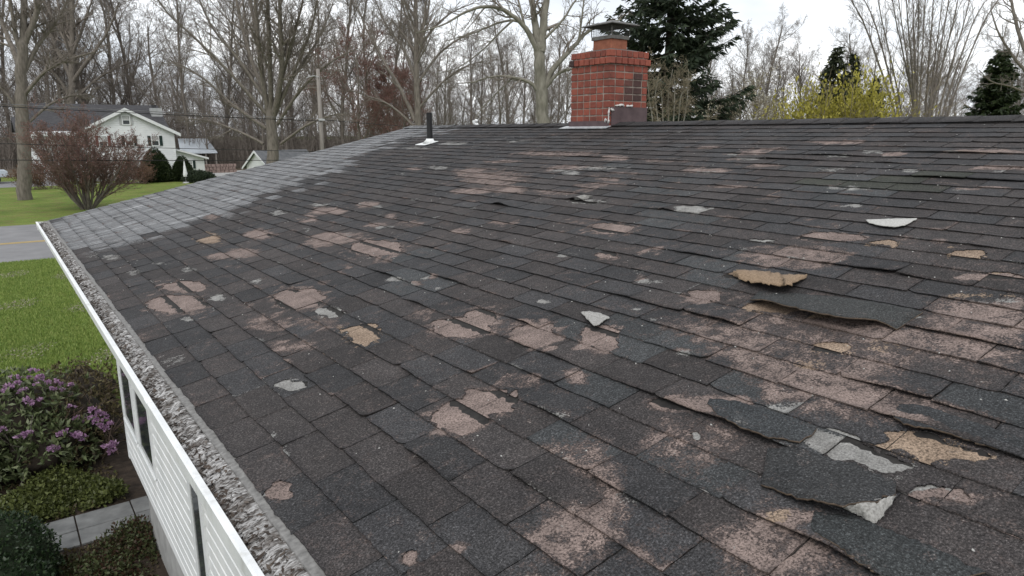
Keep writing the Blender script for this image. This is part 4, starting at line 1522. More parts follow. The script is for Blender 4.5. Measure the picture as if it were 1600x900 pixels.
# ------------------------------------------------------------------ plants
def tubes_mesh(name, tubes, smooth=True):
    """tubes: list of (points list, radii list, sides); built in batches of alike tubes"""
    groups = {}
    for p, r_, k in tubes:
        groups.setdefault((len(p), k), []).append((p, r_))
    Vs, Fs, off = [], [], 0
    for (n, k), lst in groups.items():
        P = np.array([a for a, _ in lst], float)
        Rr = np.array([b_ for _, b_ in lst], float)
        T = np.empty_like(P)
        T[:, 1:-1] = P[:, 2:] - P[:, :-2]
        T[:, 0] = P[:, 1] - P[:, 0]
        T[:, -1] = P[:, -1] - P[:, -2]
        T /= np.linalg.norm(T, axis=2, keepdims=True) + 1e-9
        ref = np.where(np.abs(T[:, :1, 2:3]) > 0.9, np.array([1.0, 0, 0]), np.array([0, 0, 1.0]))
        ref = np.broadcast_to(ref, T.shape)
        Ux = np.cross(ref, T)
        Ux /= np.linalg.norm(Ux, axis=2, keepdims=True) + 1e-9
        Wx = np.cross(T, Ux)
        a = np.arange(k) * 2 * math.pi / k
        ringv = (Ux[:, :, None] * np.cos(a)[None, None, :, None] + Wx[:, :, None] * np.sin(a)[None, None, :, None]) * Rr[:, :, None, None] + P[:, :, None]
        m = len(lst)
        Vs.append(ringv.reshape(-1, 3))
        base = (np.arange(m)[:, None, None] * n + np.arange(n - 1)[None, :, None]) * k
        j = np.arange(k)[None, None]
        j2 = (np.arange(k) + 1) % k
        F = np.stack([base + j, base + j2, base + k + j2, base + k + j], -1).reshape(-1, 4)
        Fs.append(F + off)
        off += m * n * k
    return mesh_np(name, np.concatenate(Vs), np.concatenate(Fs), smooth)


def rvec(rd):
    while True:
        v = Vector((rd.uniform(-1, 1), rd.uniform(-1, 1), rd.uniform(-1, 1)))
        if 0.01 < v.length < 1:
            return v.normalized()


class Grower:
    def __init__(s, seed, rmin=0.010):
        s.rd = random.Random(seed)
        s.tubes = {0: [], 1: []}
        s.tips = []
        s.rmin = rmin
        s.budget = 30000

    def polyline(s, pts, r0, r1, k=8, bucket=0, power=1.0):
        n = len(pts)
        s.tubes[bucket].append(([tuple(p) for p in pts], [max(r0 + (r1 - r0) * (i / (n - 1)) ** power, s.rmin) for i in range(n)], k))

    def branch(s, p, d, L, r, lvl, sp):
        rd = s.rd
        if s.budget <= 0:
            return
        s.budget -= 1
        n = sp['seg'][lvl]
        pts = [p.copy()]
        dirs = []
        d = d.normalized()
        for i in range(n):
            d = (d + rvec(rd) * sp['wander'][lvl] + Vector((0, 0, sp['up'][lvl]))).normalized()
            p = p + d * (L / n)
            pts.append(p.copy())
            dirs.append(d.copy())
        r1 = max(r * sp['taper'][lvl], s.rmin * 0.7)
        k = (8, 6, 4, 3, 3)[lvl]
        s.tubes[0 if lvl <= 1 else 1].append(([tuple(q) for q in pts], [max(r + (r1 - r) * i / n, s.rmin * 0.7) for i in range(n + 1)], k))
        if lvl >= sp['levels']:
            s.tips.append((pts[-1], dirs[-1]))
            if n > 1:
                s.tips.append((pts[n // 2], dirs[n // 2]))
            return
        s.spawn(pts, r, r1, L, lvl, sp)

    def spawn(s, pts, r, r1, L, lvl, sp, t0=None, count=None, ratio=None):
        rd = s.rd
        n = len(pts) - 1
        cnt = count if count is not None else sp['kids'][lvl]
        cnt = int(cnt * rd.uniform(.8, 1.2) + .5)
        t0 = sp['start'][lvl] if t0 is None else t0
        for j in range(cnt):
            t = t0 + (1 - t0) * (j + rd.random()) / cnt
            f = min(t * n, n - 1e-4)
            i = int(f)
            q = Vector(pts[i]).lerp(Vector(pts[i + 1]), f - i)
            dd = (Vector(pts[i + 1]) - Vector(pts[i])).normalized()
            ax = dd.orthogonal().normalized()
            ax = Matrix.Rotation(rd.uniform(0, 2 * math.pi), 3, dd) @ ax
            ang = R(rd.gauss(sp['angle'][lvl], 9))
            nd = Matrix.Rotation(ang, 3, ax) @ dd
            cl = L * (sp['ratio'][lvl] if ratio is None else ratio) * (1.15 - 0.6 * t) * rd.uniform(.7, 1.25)
            cr_ = max((r + (r1 - r) * t) * sp['rr'][lvl], s.rmin * 0.75)
            s.branch(q, nd, cl, cr_, lvl + 1, sp)

    def meshes(s, name):
        out = []
        for b_ in (0, 1):
            out.append(tubes_mesh(name + ('_trunk', '_crown')[b_], s.tubes[b_]) if s.tubes[b_] else None)
        return out


OAK = dict(levels=4, seg=(7, 5, 4, 3, 2), wander=(.10, .20, .26, .30, .3), up=(.03, .09, .05, .03, .02), taper=(.35, .25, .3, .4, .6), kids=(14, 8, 7, 5, 0),
           start=(.22, .18, .12, .1, 0), angle=(46, 42, 42, 40, 40), ratio=(.50, .50, .46, .45, .4), rr=(.50, .50, .55, .6, .6))
TALL = dict(OAK, kids=(17, 8, 7, 5, 0), start=(.22, .15, .1, .1, 0), angle=(40, 42, 42, 40, 40), ratio=(.34, .50, .50, .5, .4), up=(.05, .13, .08, .04, .02))
VASE = dict(OAK, kids=(9, 9, 8, 5, 0), start=(.22, .15, .1, .1, 0), angle=(24, 30, 34, 36, 40), ratio=(.72, .48, .45, .45, .4), up=(.05, .12, .10, .06, .02), wander=(.05, .08, .13, .2, .2))


def leaf_quads(C, D, size, aspect=0.45, seed=0, fold=0.0):
    """one diamond leaf at each point C, pointing along D"""
    q = np.random.default_rng(seed)
    n = len(C)
    D = D / (np.linalg.norm(D, axis=1, keepdims=True) + 1e-9)
    r_ = q.normal(0, 1, (n, 3))
    S = np.cross(D, r_)
    S /= np.linalg.norm(S, axis=1, keepdims=True) + 1e-9
    L = (size * q.uniform(.65, 1.35, n))[:, None]
    W = L * aspect * 0.5
    Nn = np.cross(D, S) * L * fold
    V = np.stack([C, C + D * L * .45 + S * W - Nn, C + D * L, C + D * L * .45 - S * W - Nn], 1)
    return V.reshape(-1, 3), np.arange(4 * n).reshape(-1, 4)


def tip_leaves(name, tips, per, size, spread, seed, aspect=0.6):
    q = np.random.default_rng(seed)
    P = np.array([tuple(a) for a, _ in tips])
    P = np.repeat(P, per, 0)
    P = P + q.normal(0, spread, P.shape)
    D = q.normal(0, 1, P.shape)
    V, F = leaf_quads(P, D, size, aspect, seed)
    return mesh_np(name, V, F)


def plant(name, label, cat, loc, parts, group=None, rz=0.0, sc=1.0):
    e = empty(name, loc, rz)
    e.scale = (sc,) * 3 if isinstance(sc, (int, float)) else sc
    tag(e, label, cat, group)
    for pn, me, mat in parts:
        if me is None:
            continue
        put(pn, me, mat, e)
    return e


def proto(seed, H, r0, spec, rmin=.011, lean=0.0):
    g = Grower(seed, rmin)
    g.branch(Vector((0, 0, -0.2)), Vector((lean, 0, 1)), H, r0, 0, spec)
    return g


# --- the wood: bare trees, copies of a few kinds, each a tree of its own
protos = []
for sd_, H, r0, spec in ((1, 21, .25, TALL), (2, 19, .24, OAK), (3, 23, .27, TALL), (4, 17, .21, OAK), (5, 20, .23, dict(TALL, angle=(30, 36, 40, 40, 40)))):
    g = proto(sd_, H, r0, spec, .0125)
    protos.append(g.meshes('bare_tree'))

wood = []
wr = random.Random(99)
# (pixel across, distance, scale)
for x in range(-60, 690, 40):
    wood.append((x + wr.uniform(-9, 9), wr.uniform(84, 98), wr.uniform(.92, 1.2)))
for x in range(-70, 900, 26):
    wood.append((x + wr.uniform(-12, 12), wr.uniform(100, 128), wr.uniform(.62, 1.0)))
for x in range(-60, 700, 19):
    wood.append((x + wr.uniform(-8, 8), wr.uniform(80, 100), wr.uniform(.38, .62)))
for x in range(700, 1010, 20):
    wood.append((x + wr.uniform(-12, 12), wr.uniform(80, 110), wr.uniform(.50, .66)))
for x in range(1050, 1700, 15):
    D = wr.uniform(75, 125)
    wood.append((x + wr.uniform(-10, 10), D, (4.2 + (208 - wr.uniform(84, 140)) * D / 1086) / 20.5))
for i, (x, D, sc) in enumerate(wood):
    p = at_d(x, 208, D)
    ti, ci = protos[i % 5]
    if x < 700 and sc < .63 and D < 100:
        grp, lab = 'saplings at the edge of the wood', 'small bare sapling under the tall trees of the left-hand wood'
    elif x < 700:
        grp, lab = 'bare trees in the wood behind the white house', 'bare grey-brown tree in the wood behind the white house'
    elif x < 1030:
        grp, lab = 'low bare trees behind the chimney', 'small bare grey tree in the thicket behind the brick chimney'
    else:
        grp, lab = 'far bare trees beyond the ridge', 'hazy bare tree in the far row beyond the right end of the ridge'
    plant('bare_tree', lab, 'tree', (p.x, p.y, 0), [('trunk', ti, 'bark'), ('crown', ci, 'twig')], grp, wr.uniform(0, 6.28), (sc, sc, sc * wr.uniform(.95, 1.08)))


# --- trees that can be told apart: their limbs laid out as the photograph shows them
def limb_tree(name, label, D, limbs, spec, mats, seed, kids, depth=0.35, rmin=.010, ratio=.34, lvl=1, rs_=6, base=None):
    """limbs: (pixels, radius at start, radius at end); every limb gets its own depth"""
    rd = random.Random(seed)
    fpos = at_d(limbs[0][0][0][0], 208, D)
    o3 = Vector((fpos.x, fpos.y, 0))
    vdir = Vector((SY, CY, 0))
    g = Grower(seed, rmin)
    for li, (pts, r0, r1) in enumerate(limbs):
        dz = rd.uniform(-1, 1) if li else 0
        P = []
        for i, (x, y) in enumerate(pts):
            reach = math.hypot(x - pts[0][0], y - pts[0][1]) * D / FPX
            P.append(at_d(x, y, D + dz * reach * depth) - o3)
        # smooth the limb
        Q = []
        n = len(P)
        for i in range(n - 1):
            p0, p1, p2, p3 = P[max(i - 1, 0)], P[i], P[i + 1], P[min(i + 2, n - 1)]
            for t in (0, .25, .5, .75):
                Q.append(0.5 * ((2 * p1) + (p2 - p0) * t + (2 * p0 - 5 * p1 + 4 * p2 - p3) * t * t + (3 * p1 - p0 - 3 * p2 + p3) * t ** 3))
        Q.append(P[-1])
        Q = [v + rvec(rd) * r0 * .15 for v in Q]
        g.polyline(Q, r0, r1, 10 if r0 > .12 else 7)
        if li or kids[0]:
            L = sum((Q[i + 1] - Q[i]).length for i in range(len(Q) - 1))
            g.spawn(Q, r0, r1, max(L, 2.0), lvl, spec, t0=.25 if li else .55, count=kids[1] if li else kids[0], ratio=ratio)
    tm, cm = g.meshes(name)
    plant(name, label, 'tree', tuple(o3), [('trunk', tm, mats[0]), ('crown', cm, mats[1])])
    return g


SYC = dict(OAK, levels=4, kids=(8, 7, 6, 4, 0), ratio=(.4, .42, .42, .42, .4), angle=(46, 48, 46, 42, 40), wander=(.1, .22, .34, .4, .3), up=(.03, .05, .02, .0, .0))
limb_tree('sycamore_tree', 'big pale grey tree with arching limbs just left of the brick chimney', 30,
          [([(852, 240), (848, 190), (845, 140), (842, 90), (842, 70)], .30, .21),
           ([(841, 80), (837, 40), (832, 10), (824, -50)], .17, .10), ([(845, 80), (849, 40), (853, 5), (862, -60)], .19, .12),
           ([(843, 88), (826, 52), (806, 28), (780, 13), (752, 11), (722, 22), (690, 40), (650, 52)], .115, .02),
           ([(840, 74), (826, 48), (810, 34), (788, 33), (762, 42), (730, 55), (695, 64)], .075, .016),
           ([(800, 33), (778, 54), (752, 80), (715, 106), (680, 116)], .045, .012),
           ([(845, 150), (833, 133), (818, 125), (795, 120), (768, 120), (742, 128), (712, 131)], .095, .016),
           ([(848, 140), (864, 108), (882, 88), (902, 66), (918, 50), (940, 40), (970, 30)], .135, .03),
           ([(850, 142), (868, 118), (888, 109), (912, 105), (935, 100)], .085, .02),
           ([(904, 62), (909, 30), (914, -20)], .05, .025), ([(800, 122), (772, 150), (748, 176), (735, 205)], .04, .012), ([(822, 50), (812, 10), (800, -40)], .06, .03),
           ([(852, 60), (880, 30), (900, 0), (930, -30)], .06, .02)],
          SYC, ('bark_pale', 'twig'), 21, (0, 10), .30, .0065, .32)
UPR = dict(OAK, angle=(34, 34, 36, 38, 40), up=(.05, .10, .07, .05, .02), wander=(.08, .14, .2, .26, .2), kids=(8, 9, 8, 5, 0), ratio=(.4, .46, .46, .46, .4))
limb_tree('shade_tree', 'great bare tree with fanning limbs left of the utility pole', 56,
          [([(424, 330), (425, 270), (425, 215), (424, 165)], .52, .36), ([(426, 190), (440, 110), (438, 40), (436, -40)], .24, .10), ([(420, 180), (408, 110), (402, 40), (396, -40)], .22, .09),
           ([(428, 170), (448, 95), (466, 30), (480, -30)], .16, .05), ([(418, 180), (372, 128), (318, 72), (262, 20), (230, -30)], .15, .04), ([(418, 160), (372, 92), (330, 40), (300, -30)], .14, .04),
           ([(430, 180), (462, 105), (488, 40), (500, -30)], .15, .04), ([(430, 165), (465, 110), (498, 60), (520, 5)], .16, .04), ([(432, 195), (470, 140), (512, 100), (560, 75)], .15, .03),
           ([(416, 200), (365, 165), (312, 118), (262, 92)], .16, .03), ([(415, 150), (385, 70), (370, 0), (365, -40)], .17, .07), ([(424, 180), (422, 90), (418, 10), (415, -40)], .2, .1),
           ([(412, 225), (372, 205), (330, 190), (290, 185)], .12, .03), ([(438, 225), (480, 195), (520, 180), (545, 178)], .11, .03)],
          UPR, ('bark', 'twig'), 22, (0, 15), .4, .012, .27)
limb_tree('shade_tree', 'straight bare tree rising behind the black vent pipe', 62,
          [([(654, 330), (653, 240), (652, 160), (651, 90), (650, 20), (646, -40)], .36, .12), ([(650, 190), (626, 140), (598, 92), (572, 45), (555, 0)], .2, .04), ([(651, 130), (632, 80), (604, 40), (585, -5)], .16, .04),
           ([(652, 90), (672, 50), (705, 20), (740, 5)], .13, .03), ([(653, 130), (685, 85), (722, 58), (750, 45)], .13, .03), ([(654, 170), (690, 130), (725, 105), (760, 95)], .12, .03), ([(650, 60), (632, 20), (625, -30)], .12, .05),
           ([(652, 70), (668, 20), (675, -30)], .12, .05), ([(650, 200), (610, 165), (575, 150), (545, 140)], .12, .03)],
          UPR, ('bark', 'twig'), 23, (16, 14), .4, .012, .27)
limb_tree('shade_tree', 'thick-trunked bare tree on the lawn across the road by the pickup', 45,
          [([(38, 318), (38, 270), (36, 210), (34, 150), (33, 100), (36, 62)], .44, .28), ([(34, 80), (50, 40), (62, 0), (72, -40)], .2, .1), ([(35, 75), (38, 30), (36, -40)], .26, .14), ([(33, 110), (14, 62), (0, 30), (-20, -10)], .18, .06),
           ([(34, 90), (22, 40), (12, -30)], .16, .06), ([(36, 150), (70, 112), (110, 92), (150, 80)], .13, .03), ([(35, 120), (60, 70), (90, 30), (110, -10)], .15, .05), ([(34, 180), (5, 140), (-30, 110)], .13, .03),
           ([(36, 200), (75, 165), (110, 150), (140, 148)], .10, .03)],
          UPR, ('bark', 'twig'), 24, (0, 15), .4, .011, .27)
limb_tree('shade_tree', 'bare tree standing directly behind the left end of the white house roof', 82,
          [([(112, 300), (112, 220), (112, 150), (112, 90), (113, 40), (114, -40)], .5, .22), ([(110, 120), (88, 75), (70, 30), (50, -20)], .24, .06), ([(112, 130), (142, 88), (168, 50), (185, 5)], .24, .06), ([(112, 90), (130, 40), (150, -20)], .2, .06),
           ([(112, 160), (150, 125), (185, 105), (215, 95)], .18, .04), ([(110, 150), (80, 110), (50, 90), (25, 80)], .18, .04), ([(112, 80), (95, 30), (85, -30)], .18, .06)],
          UPR, ('bark', 'twig'), 25, (9, 15), .4, .016, .28)
VS = dict(VASE, levels=4, kids=(8, 9, 6, 4, 0), ratio=(.5, .38, .42, .42, .4), angle=(20, 22, 28, 34, 36))
stems = []
sr = random.Random(8)
for k_, xt in enumerate((1322, 1345, 1362, 1385, 1398, 1412, 1425, 1436, 1448, 1462, 1478, 1490, 1508, 1528, 1548, 1568)):
    xb_ = 1440 + (xt - 1440) * .20 + sr.uniform(-8, 8)
    yt = -60 if 1350 < xt < 1540 else -10
    stems.append(([(xb_, 245), (xb_ + (xt - xb_) * .18, 170), (xb_ + (xt - xb_) * .45, 95), (xb_ + (xt - xb_) * .72, 30), (xt, yt)], sr.uniform(.045, .085), .018))
limb_tree('multi_stem_tree', 'vase-shaped tree of many slim stems above the yellow bush', 40, stems, VS, ('bark', 'twig'), 26, (13, 13), .25, .008, .22)
limb_tree('shade_tree', 'bare tree crossing the right edge of the picture', 45,
          [([(1625, 260), (1618, 190), (1612, 130), (1605, 80)], .26, .18), ([(1610, 120), (1585, 90), (1562, 55), (1548, 15)], .11, .03), ([(1606, 90), (1590, 45), (1580, 0), (1575, -40)], .13, .05), ([(1608, 90), (1612, 30), (1610, -40)], .14, .06),
           ([(1612, 150), (1580, 135), (1550, 128), (1530, 110)], .08, .02), ([(1612, 140), (1640, 90), (1660, 40)], .1, .03)],
          SYC, ('bark', 'twig'), 27, (0, 9), .4, .008, .32)
limb_tree('bare_bush', 'pale tangled bare shrub in front of the dark spruce beside the chimney', 24,
          [([(1026 + i * 5, 240), (1020 + i * 8, 190), (1014 + i * 10, 150), (1010 + i * 11 + (i % 2) * 8, 108 + (i % 3) * 16)], .028, .009) for i in range(7)],
          dict(SYC, kids=(8, 9, 8, 5, 0), wander=(.2, .35, .5, .5, .4)), ('bark_pale', 'twig_tan'), 28, (9, 10), .4, .0055, .42)
bpy.data.objects['bare_bush']['category'] = 'bush'


# --- spruces
def spruce(seed, H, rad, tiers, droop=.35, per=46, z0=0.3, needle=.34, asp=.30, nb=12):
    rd = random.Random(seed)
    q = np.random.default_rng(seed)
    tubes = [([(0, 0, -.2), (0, 0, H * .5), (0, 0, H)], [H * .018, H * .011, .01], 7)]
    CC, DD = [], []
    for t in range(tiers):
        f = t / (tiers - 1)
        z = z0 + (H - z0) * f ** .92
        r_ = rad * (1 - f) ** .8 * rd.uniform(.8, 1.1) + .12
        for k in range(max(5, int(nb * (1 - f * .5)))):
            a = rd.uniform(0, 6.283)
            L = r_ * rd.uniform(.62, 1.15)
            pts = []
            for s_ in np.linspace(0, 1, 6):
                pts.append((math.cos(a) * L * s_, math.sin(a) * L * s_, z + L * (.12 * s_ - droop * s_ * (1 - .45 * s_) * 1.3 + .22 * s_ ** 3)))
            tubes.append((pts, [.012 + .02 * (1 - f) * (1 - s_) for s_ in np.linspace(0, 1, 6)], 4))
            P = np.array(pts)
            n = int(per * (L / rad) ** .9) + 5
            tt = q.uniform(.12, 1, n) * 5
            i = np.minimum(tt.astype(int), 4)
            C = P[i] + (P[i + 1] - P[i]) * (tt - i)[:, None]
            fw_ = np.array([math.cos(a), math.sin(a), 0])
            sd_ = np.array([-math.sin(a), math.cos(a), 0])
            D = fw_[None] * q.uniform(.25, 1, n)[:, None] + sd_[None] * q.normal(0, .75, n)[:, None] + np.array([0, 0, 1])[None] * q.normal(-.35, .3, n)[:, None]
            CC.append(C + q.normal(0, .03, C.shape))
            DD.append(D)
    V, F = leaf_quads(np.concatenate(CC), np.concatenate(DD), needle, asp, seed, .1)
    return tubes_mesh('spruce_trunk', tubes), mesh_np('spruce_crown', V, F)


def stand(px, D):
    p = at_d(px, 208, D)
    return (p.x, p.y, 0)


tm, cm = spruce(41, 18, 4.0, 48, .34, 120, .5, .36, .28, 14)
plant('spruce_tree', 'tall dark green spruce behind the brick chimney', 'tree', stand(1040, 33), [('trunk', tm, 'twig_dark'), ('crown', cm, 'spruce')])
tm, cm = spruce(42, 10.5, 2.8, 24, .1, 90, 1.0, .5)
plant('pine_tree', 'taller of two small dark pines behind the yellow bush', 'tree', stand(1297, 72), [('trunk', tm, 'bark'), ('crown', cm, 'pine')], sc=(1, 1, 1.18))
plant('pine_tree', 'shorter of two small dark pines behind the yellow bush', 'tree', stand(1322, 76), [('trunk', tm, 'bark'), ('crown', cm, 'pine')], rz=2.0, sc=(.8, .8, 1.16))
plant('pine_tree', 'dark pine tip showing over the right side of the yellow bush', 'tree', stand(1360, 70), [('trunk', tm, 'bark'), ('crown', cm, 'pine')], rz=4.0, sc=(.7, .7, .88))
tm, cm = spruce(43, 9.0, 2.4, 40, .05, 110, .2, .36)
plant('arborvitae_tree', 'dark green arborvitae at the right end of the ridge', 'tree', stand(1548, 52), [('trunk', tm, 'bark'), ('crown', cm, 'yew')], sc=(1.15, 1.15, 1.1))


# --- rounded shrubs made of leaves over a dark core
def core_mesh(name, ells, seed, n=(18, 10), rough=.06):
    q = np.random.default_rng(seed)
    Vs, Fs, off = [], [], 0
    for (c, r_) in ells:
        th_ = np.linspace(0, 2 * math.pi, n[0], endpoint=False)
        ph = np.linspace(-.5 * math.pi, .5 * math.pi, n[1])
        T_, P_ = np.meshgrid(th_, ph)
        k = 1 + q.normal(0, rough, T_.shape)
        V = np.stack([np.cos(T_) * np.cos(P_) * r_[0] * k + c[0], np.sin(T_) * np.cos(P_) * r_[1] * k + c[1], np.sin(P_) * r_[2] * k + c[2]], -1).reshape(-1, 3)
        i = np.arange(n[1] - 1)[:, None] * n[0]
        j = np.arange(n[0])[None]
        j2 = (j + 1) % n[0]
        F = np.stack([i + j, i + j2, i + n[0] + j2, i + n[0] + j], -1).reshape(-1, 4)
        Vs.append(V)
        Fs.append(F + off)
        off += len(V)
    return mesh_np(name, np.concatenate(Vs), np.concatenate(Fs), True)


def shell_leaves(name, ells, n, size, seed, aspect=.5, out=.6, jitter=.07, rosette=1, fold=.06, depth=.22, up=.2):
    q = np.random.default_rng(seed)
    vol = np.array([r_[0] * r_[1] + r_[0] * r_[2] + r_[1] * r_[2] for _, r_ in ells])
    which = q.choice(len(ells), n, p=vol / vol.sum())
    c = np.array([e[0] for e in ells])[which]
    r_ = np.array([e[1] for e in ells])[which]
    d = q.normal(0, 1, (n, 3))
    d /= np.linalg.norm(d, axis=1, keepdims=True)
    k = 1 - depth * q.random(n) ** 1.5 + q.normal(0, jitter, n)
    P = c + d * r_ * k[:, None]
    Dn = d / r_
    Dn /= np.linalg.norm(Dn, axis=1, keepdims=True)
    keep = P[:, 2] > 0.01
    P, Dn = P[keep], Dn[keep]
    P = np.repeat(P, rosette, 0)
    Dn = np.repeat(Dn, rosette, 0)
    D = Dn * out + q.normal(0, .55, P.shape) + np.array([0, 0, up])
    V, F = leaf_quads(P, D, size, aspect, seed + 1, fold)
    return mesh_np(name, V, F)


def cone_leaves(name, H, rad, n, size, seed):
    q = np.random.default_rng(seed)
    f = 1 - np.sqrt(q.random(n))
    a = q.uniform(0, 6.283, n)
    prof = np.clip(np.sin(np.clip((1 - f), 0, 1) * math.pi * .5) ** .8, 0, 1) * np.clip(.8 + f * 2, 0, 1)
    rr = rad * prof * (1 + q.normal(0, .05, n)) * (1 - .15 * q.random(n)) + .03
    P = np.stack([np.cos(a) * rr, np.sin(a) * rr, f * H], 1)
    D = np.stack([np.cos(a) * .8, np.sin(a) * .8, np.full(n, .5)], 1) + q.normal(0, .4, (n, 3))
    V, F = leaf_quads(P, D, size, .45, seed)
    return mesh_np(name, V, F)


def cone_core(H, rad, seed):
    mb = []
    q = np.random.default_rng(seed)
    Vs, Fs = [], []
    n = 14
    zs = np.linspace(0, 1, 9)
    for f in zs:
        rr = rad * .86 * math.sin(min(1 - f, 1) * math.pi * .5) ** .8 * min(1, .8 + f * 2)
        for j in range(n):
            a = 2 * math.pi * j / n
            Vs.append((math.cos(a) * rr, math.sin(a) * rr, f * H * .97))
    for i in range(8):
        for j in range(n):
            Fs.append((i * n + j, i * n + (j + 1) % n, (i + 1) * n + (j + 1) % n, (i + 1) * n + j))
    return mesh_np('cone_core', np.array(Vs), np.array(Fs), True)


p = gp(246, 284)
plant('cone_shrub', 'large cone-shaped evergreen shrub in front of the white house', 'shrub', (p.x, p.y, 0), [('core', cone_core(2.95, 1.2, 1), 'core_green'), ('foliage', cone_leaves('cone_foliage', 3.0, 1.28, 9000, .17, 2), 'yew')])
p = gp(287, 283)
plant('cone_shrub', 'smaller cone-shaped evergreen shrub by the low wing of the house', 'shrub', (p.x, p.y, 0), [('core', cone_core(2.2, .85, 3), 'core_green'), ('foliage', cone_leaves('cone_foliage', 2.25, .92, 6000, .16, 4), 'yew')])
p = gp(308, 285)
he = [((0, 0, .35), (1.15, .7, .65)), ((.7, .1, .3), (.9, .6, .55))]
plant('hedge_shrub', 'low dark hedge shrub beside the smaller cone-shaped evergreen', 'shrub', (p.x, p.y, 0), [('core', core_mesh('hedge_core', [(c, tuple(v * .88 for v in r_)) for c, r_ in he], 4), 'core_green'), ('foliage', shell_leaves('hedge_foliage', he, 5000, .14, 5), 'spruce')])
# forsythia
fe = [((0, 0, 2.2), (2.3, 1.8, 1.9)), ((-2.4, .4, 1.9), (1.9, 1.5, 1.7)), ((2.2, .2, 1.7), (1.8, 1.5, 1.7)), ((.8, 0, 3.4), (1.5, 1.3, 1.2)), ((-1.5, 0, 3.1), (1.6, 1.3, 1.2)), ((3.6, 0, 1.3), (1.4, 1.2, 1.2))]
g = Grower(61, .012)
for k_ in range(26):
    a = g.rd.uniform(0, 6.28)
    g.branch(Vector((math.cos(a) * g.rd.uniform(0, 2.6), math.sin(a) * .6, -.1)), Vector((math.cos(a) * .6, math.sin(a) * .6, 1.2)), g.rd.uniform(3.0, 4.6), .035, 2, OAK)
fm = g.meshes('forsythia')
plant('forsythia_bush', 'yellow-green flowering bush beyond the ridge right of the spruce', 'bush', stand(1318, 31),
      [('stem', fm[1], 'twig_tan'), ('foliage', shell_leaves('forsythia_foliage', fe, 23000, .13, 62, .55, .4, .24, depth=.8), 'forsythia')], rz=-YAW, sc=(.95, .9, 1.46))
# pale blossom tree and a lower one
for k_, (x, D, sc, lab) in enumerate(((1140, 34, 1.0, 'cream flowering shrub right of the dark spruce'), (1190, 40, .9, 'smaller cream flowering shrub showing low over the ridge'))):
    if k_ == 0:
        g = Grower(64, .010)
        for j in range(7):
            g.branch(Vector((0, 0, -.1)), Vector((g.rd.uniform(-.8, .8), g.rd.uniform(-.6, .6), 1)), g.rd.uniform(4.6, 6.0), .07, 1, dict(OAK, kids=(9, 8, 7, 4, 0)))
        bm_ = g.meshes('blossom')
        bl = tip_leaves('blossom_crown', g.tips, 2, .085, .09, 65)
    plant('blossom_shrub', lab, 'shrub', stand(x, D), [('stem', bm_[0], 'bark'), ('twigs', bm_[1], 'twig_tan'), ('blossom', bl, 'blossom')], rz=k_ * 2.0, sc=sc * 1.02)

# red-budding shrub across the road
g = Grower(71, .009)
for j in range(20):
    a = j * 2.399 + g.rd.uniform(-.3, .3)
    sp_ = g.rd.uniform(.15, .95)
    g.branch(Vector((math.cos(a) * .16, math.sin(a) * .16, -.05)), Vector((math.cos(a) * sp_, math.sin(a) * sp_, 1)), g.rd.uniform(3.6, 5.0), .055, 1, dict(VASE, kids=(9, 11, 9, 5, 0), ratio=(.7, .42, .42, .42, .4), wander=(.05, .09, .15, .2, .2)))
rm = g.meshes('red_bush')
rp = gp(137, 327)
plant('red_bud_bush', 'wide vase-shaped shrub with reddish-brown buds across the road', 'bush', (rp.x, rp.y, 0), [('stem', rm[0], 'bark'), ('twigs', rm[1], 'twig_red'), ('bud_cloud', tip_leaves('buds', g.tips, 1, .055, .05, 72), 'red_bud')], sc=(1.3, 1.3, 1.03))
# rusty foundation shrubs by the far house
for k_, (x, y, s_) in enumerate(((195, 287, 1.0), (222, 287, .8), (60, 296, 1.0))):
    p = gp(x, y)
    if k_ == 0:
        g = Grower(73, .009)
        for j in range(16):
            g.branch(Vector((g.rd.uniform(-.9, .9), g.rd.uniform(-.3, .3), -.05)), Vector((g.rd.uniform(-.7, .7), g.rd.uniform(-.7, .7), 1)), g.rd.uniform(1.4, 2.2), .025, 2, dict(OAK, kids=(9, 8, 9, 5, 0)))
        sm = g.meshes('rust')
        sl = tip_leaves('rust_leaves', g.tips, 3, .09, .08, 74)
    plant('rusty_shrub', ('rusty brown shrub under the front window of the white house', 'smaller rusty shrub touching the large cone-shaped evergreen', 'rusty brown shrub beside the thick-trunked tree')[k_], 'shrub', (p.x, p.y, 0),
          [('stem', sm[1], 'twig_red'), ('foliage', sl, 'rust_bud')], rz=k_ * 1.7, sc=s_)
# red-budding trees behind the pole
rt = [proto(81, 12, .16, dict(OAK, kids=(13, 9, 8, 5, 0)), .011), proto(82, 10, .14, dict(TALL, kids=(13, 9, 8, 5, 0)), .011)]
rtm = [(a.meshes('red_tree'), tip_leaves('red_tree_buds', a.tips, 1, .12, .12, 83 + i)) for i, a in enumerate(rt)]
for k_, (x, D, sc, lab) in enumerate(((562, 68, .98, 'tallest red-budding tree right of the utility pole'), (604, 72, 1.0, 'red-budding tree between the utility pole and the vent pipe'), (632, 66, .72, 'short red-budding tree just left of the vent pipe'))):
    (a_, b_), bud = rtm[k_ % 2]
    plant('red_bud_tree', lab, 'tree', stand(x, D), [('trunk', a_, 'bark'), ('crown', b_, 'twig_red'), ('bud_cloud', bud, 'red_bud')], rz=k_ * 1.3, sc=sc)

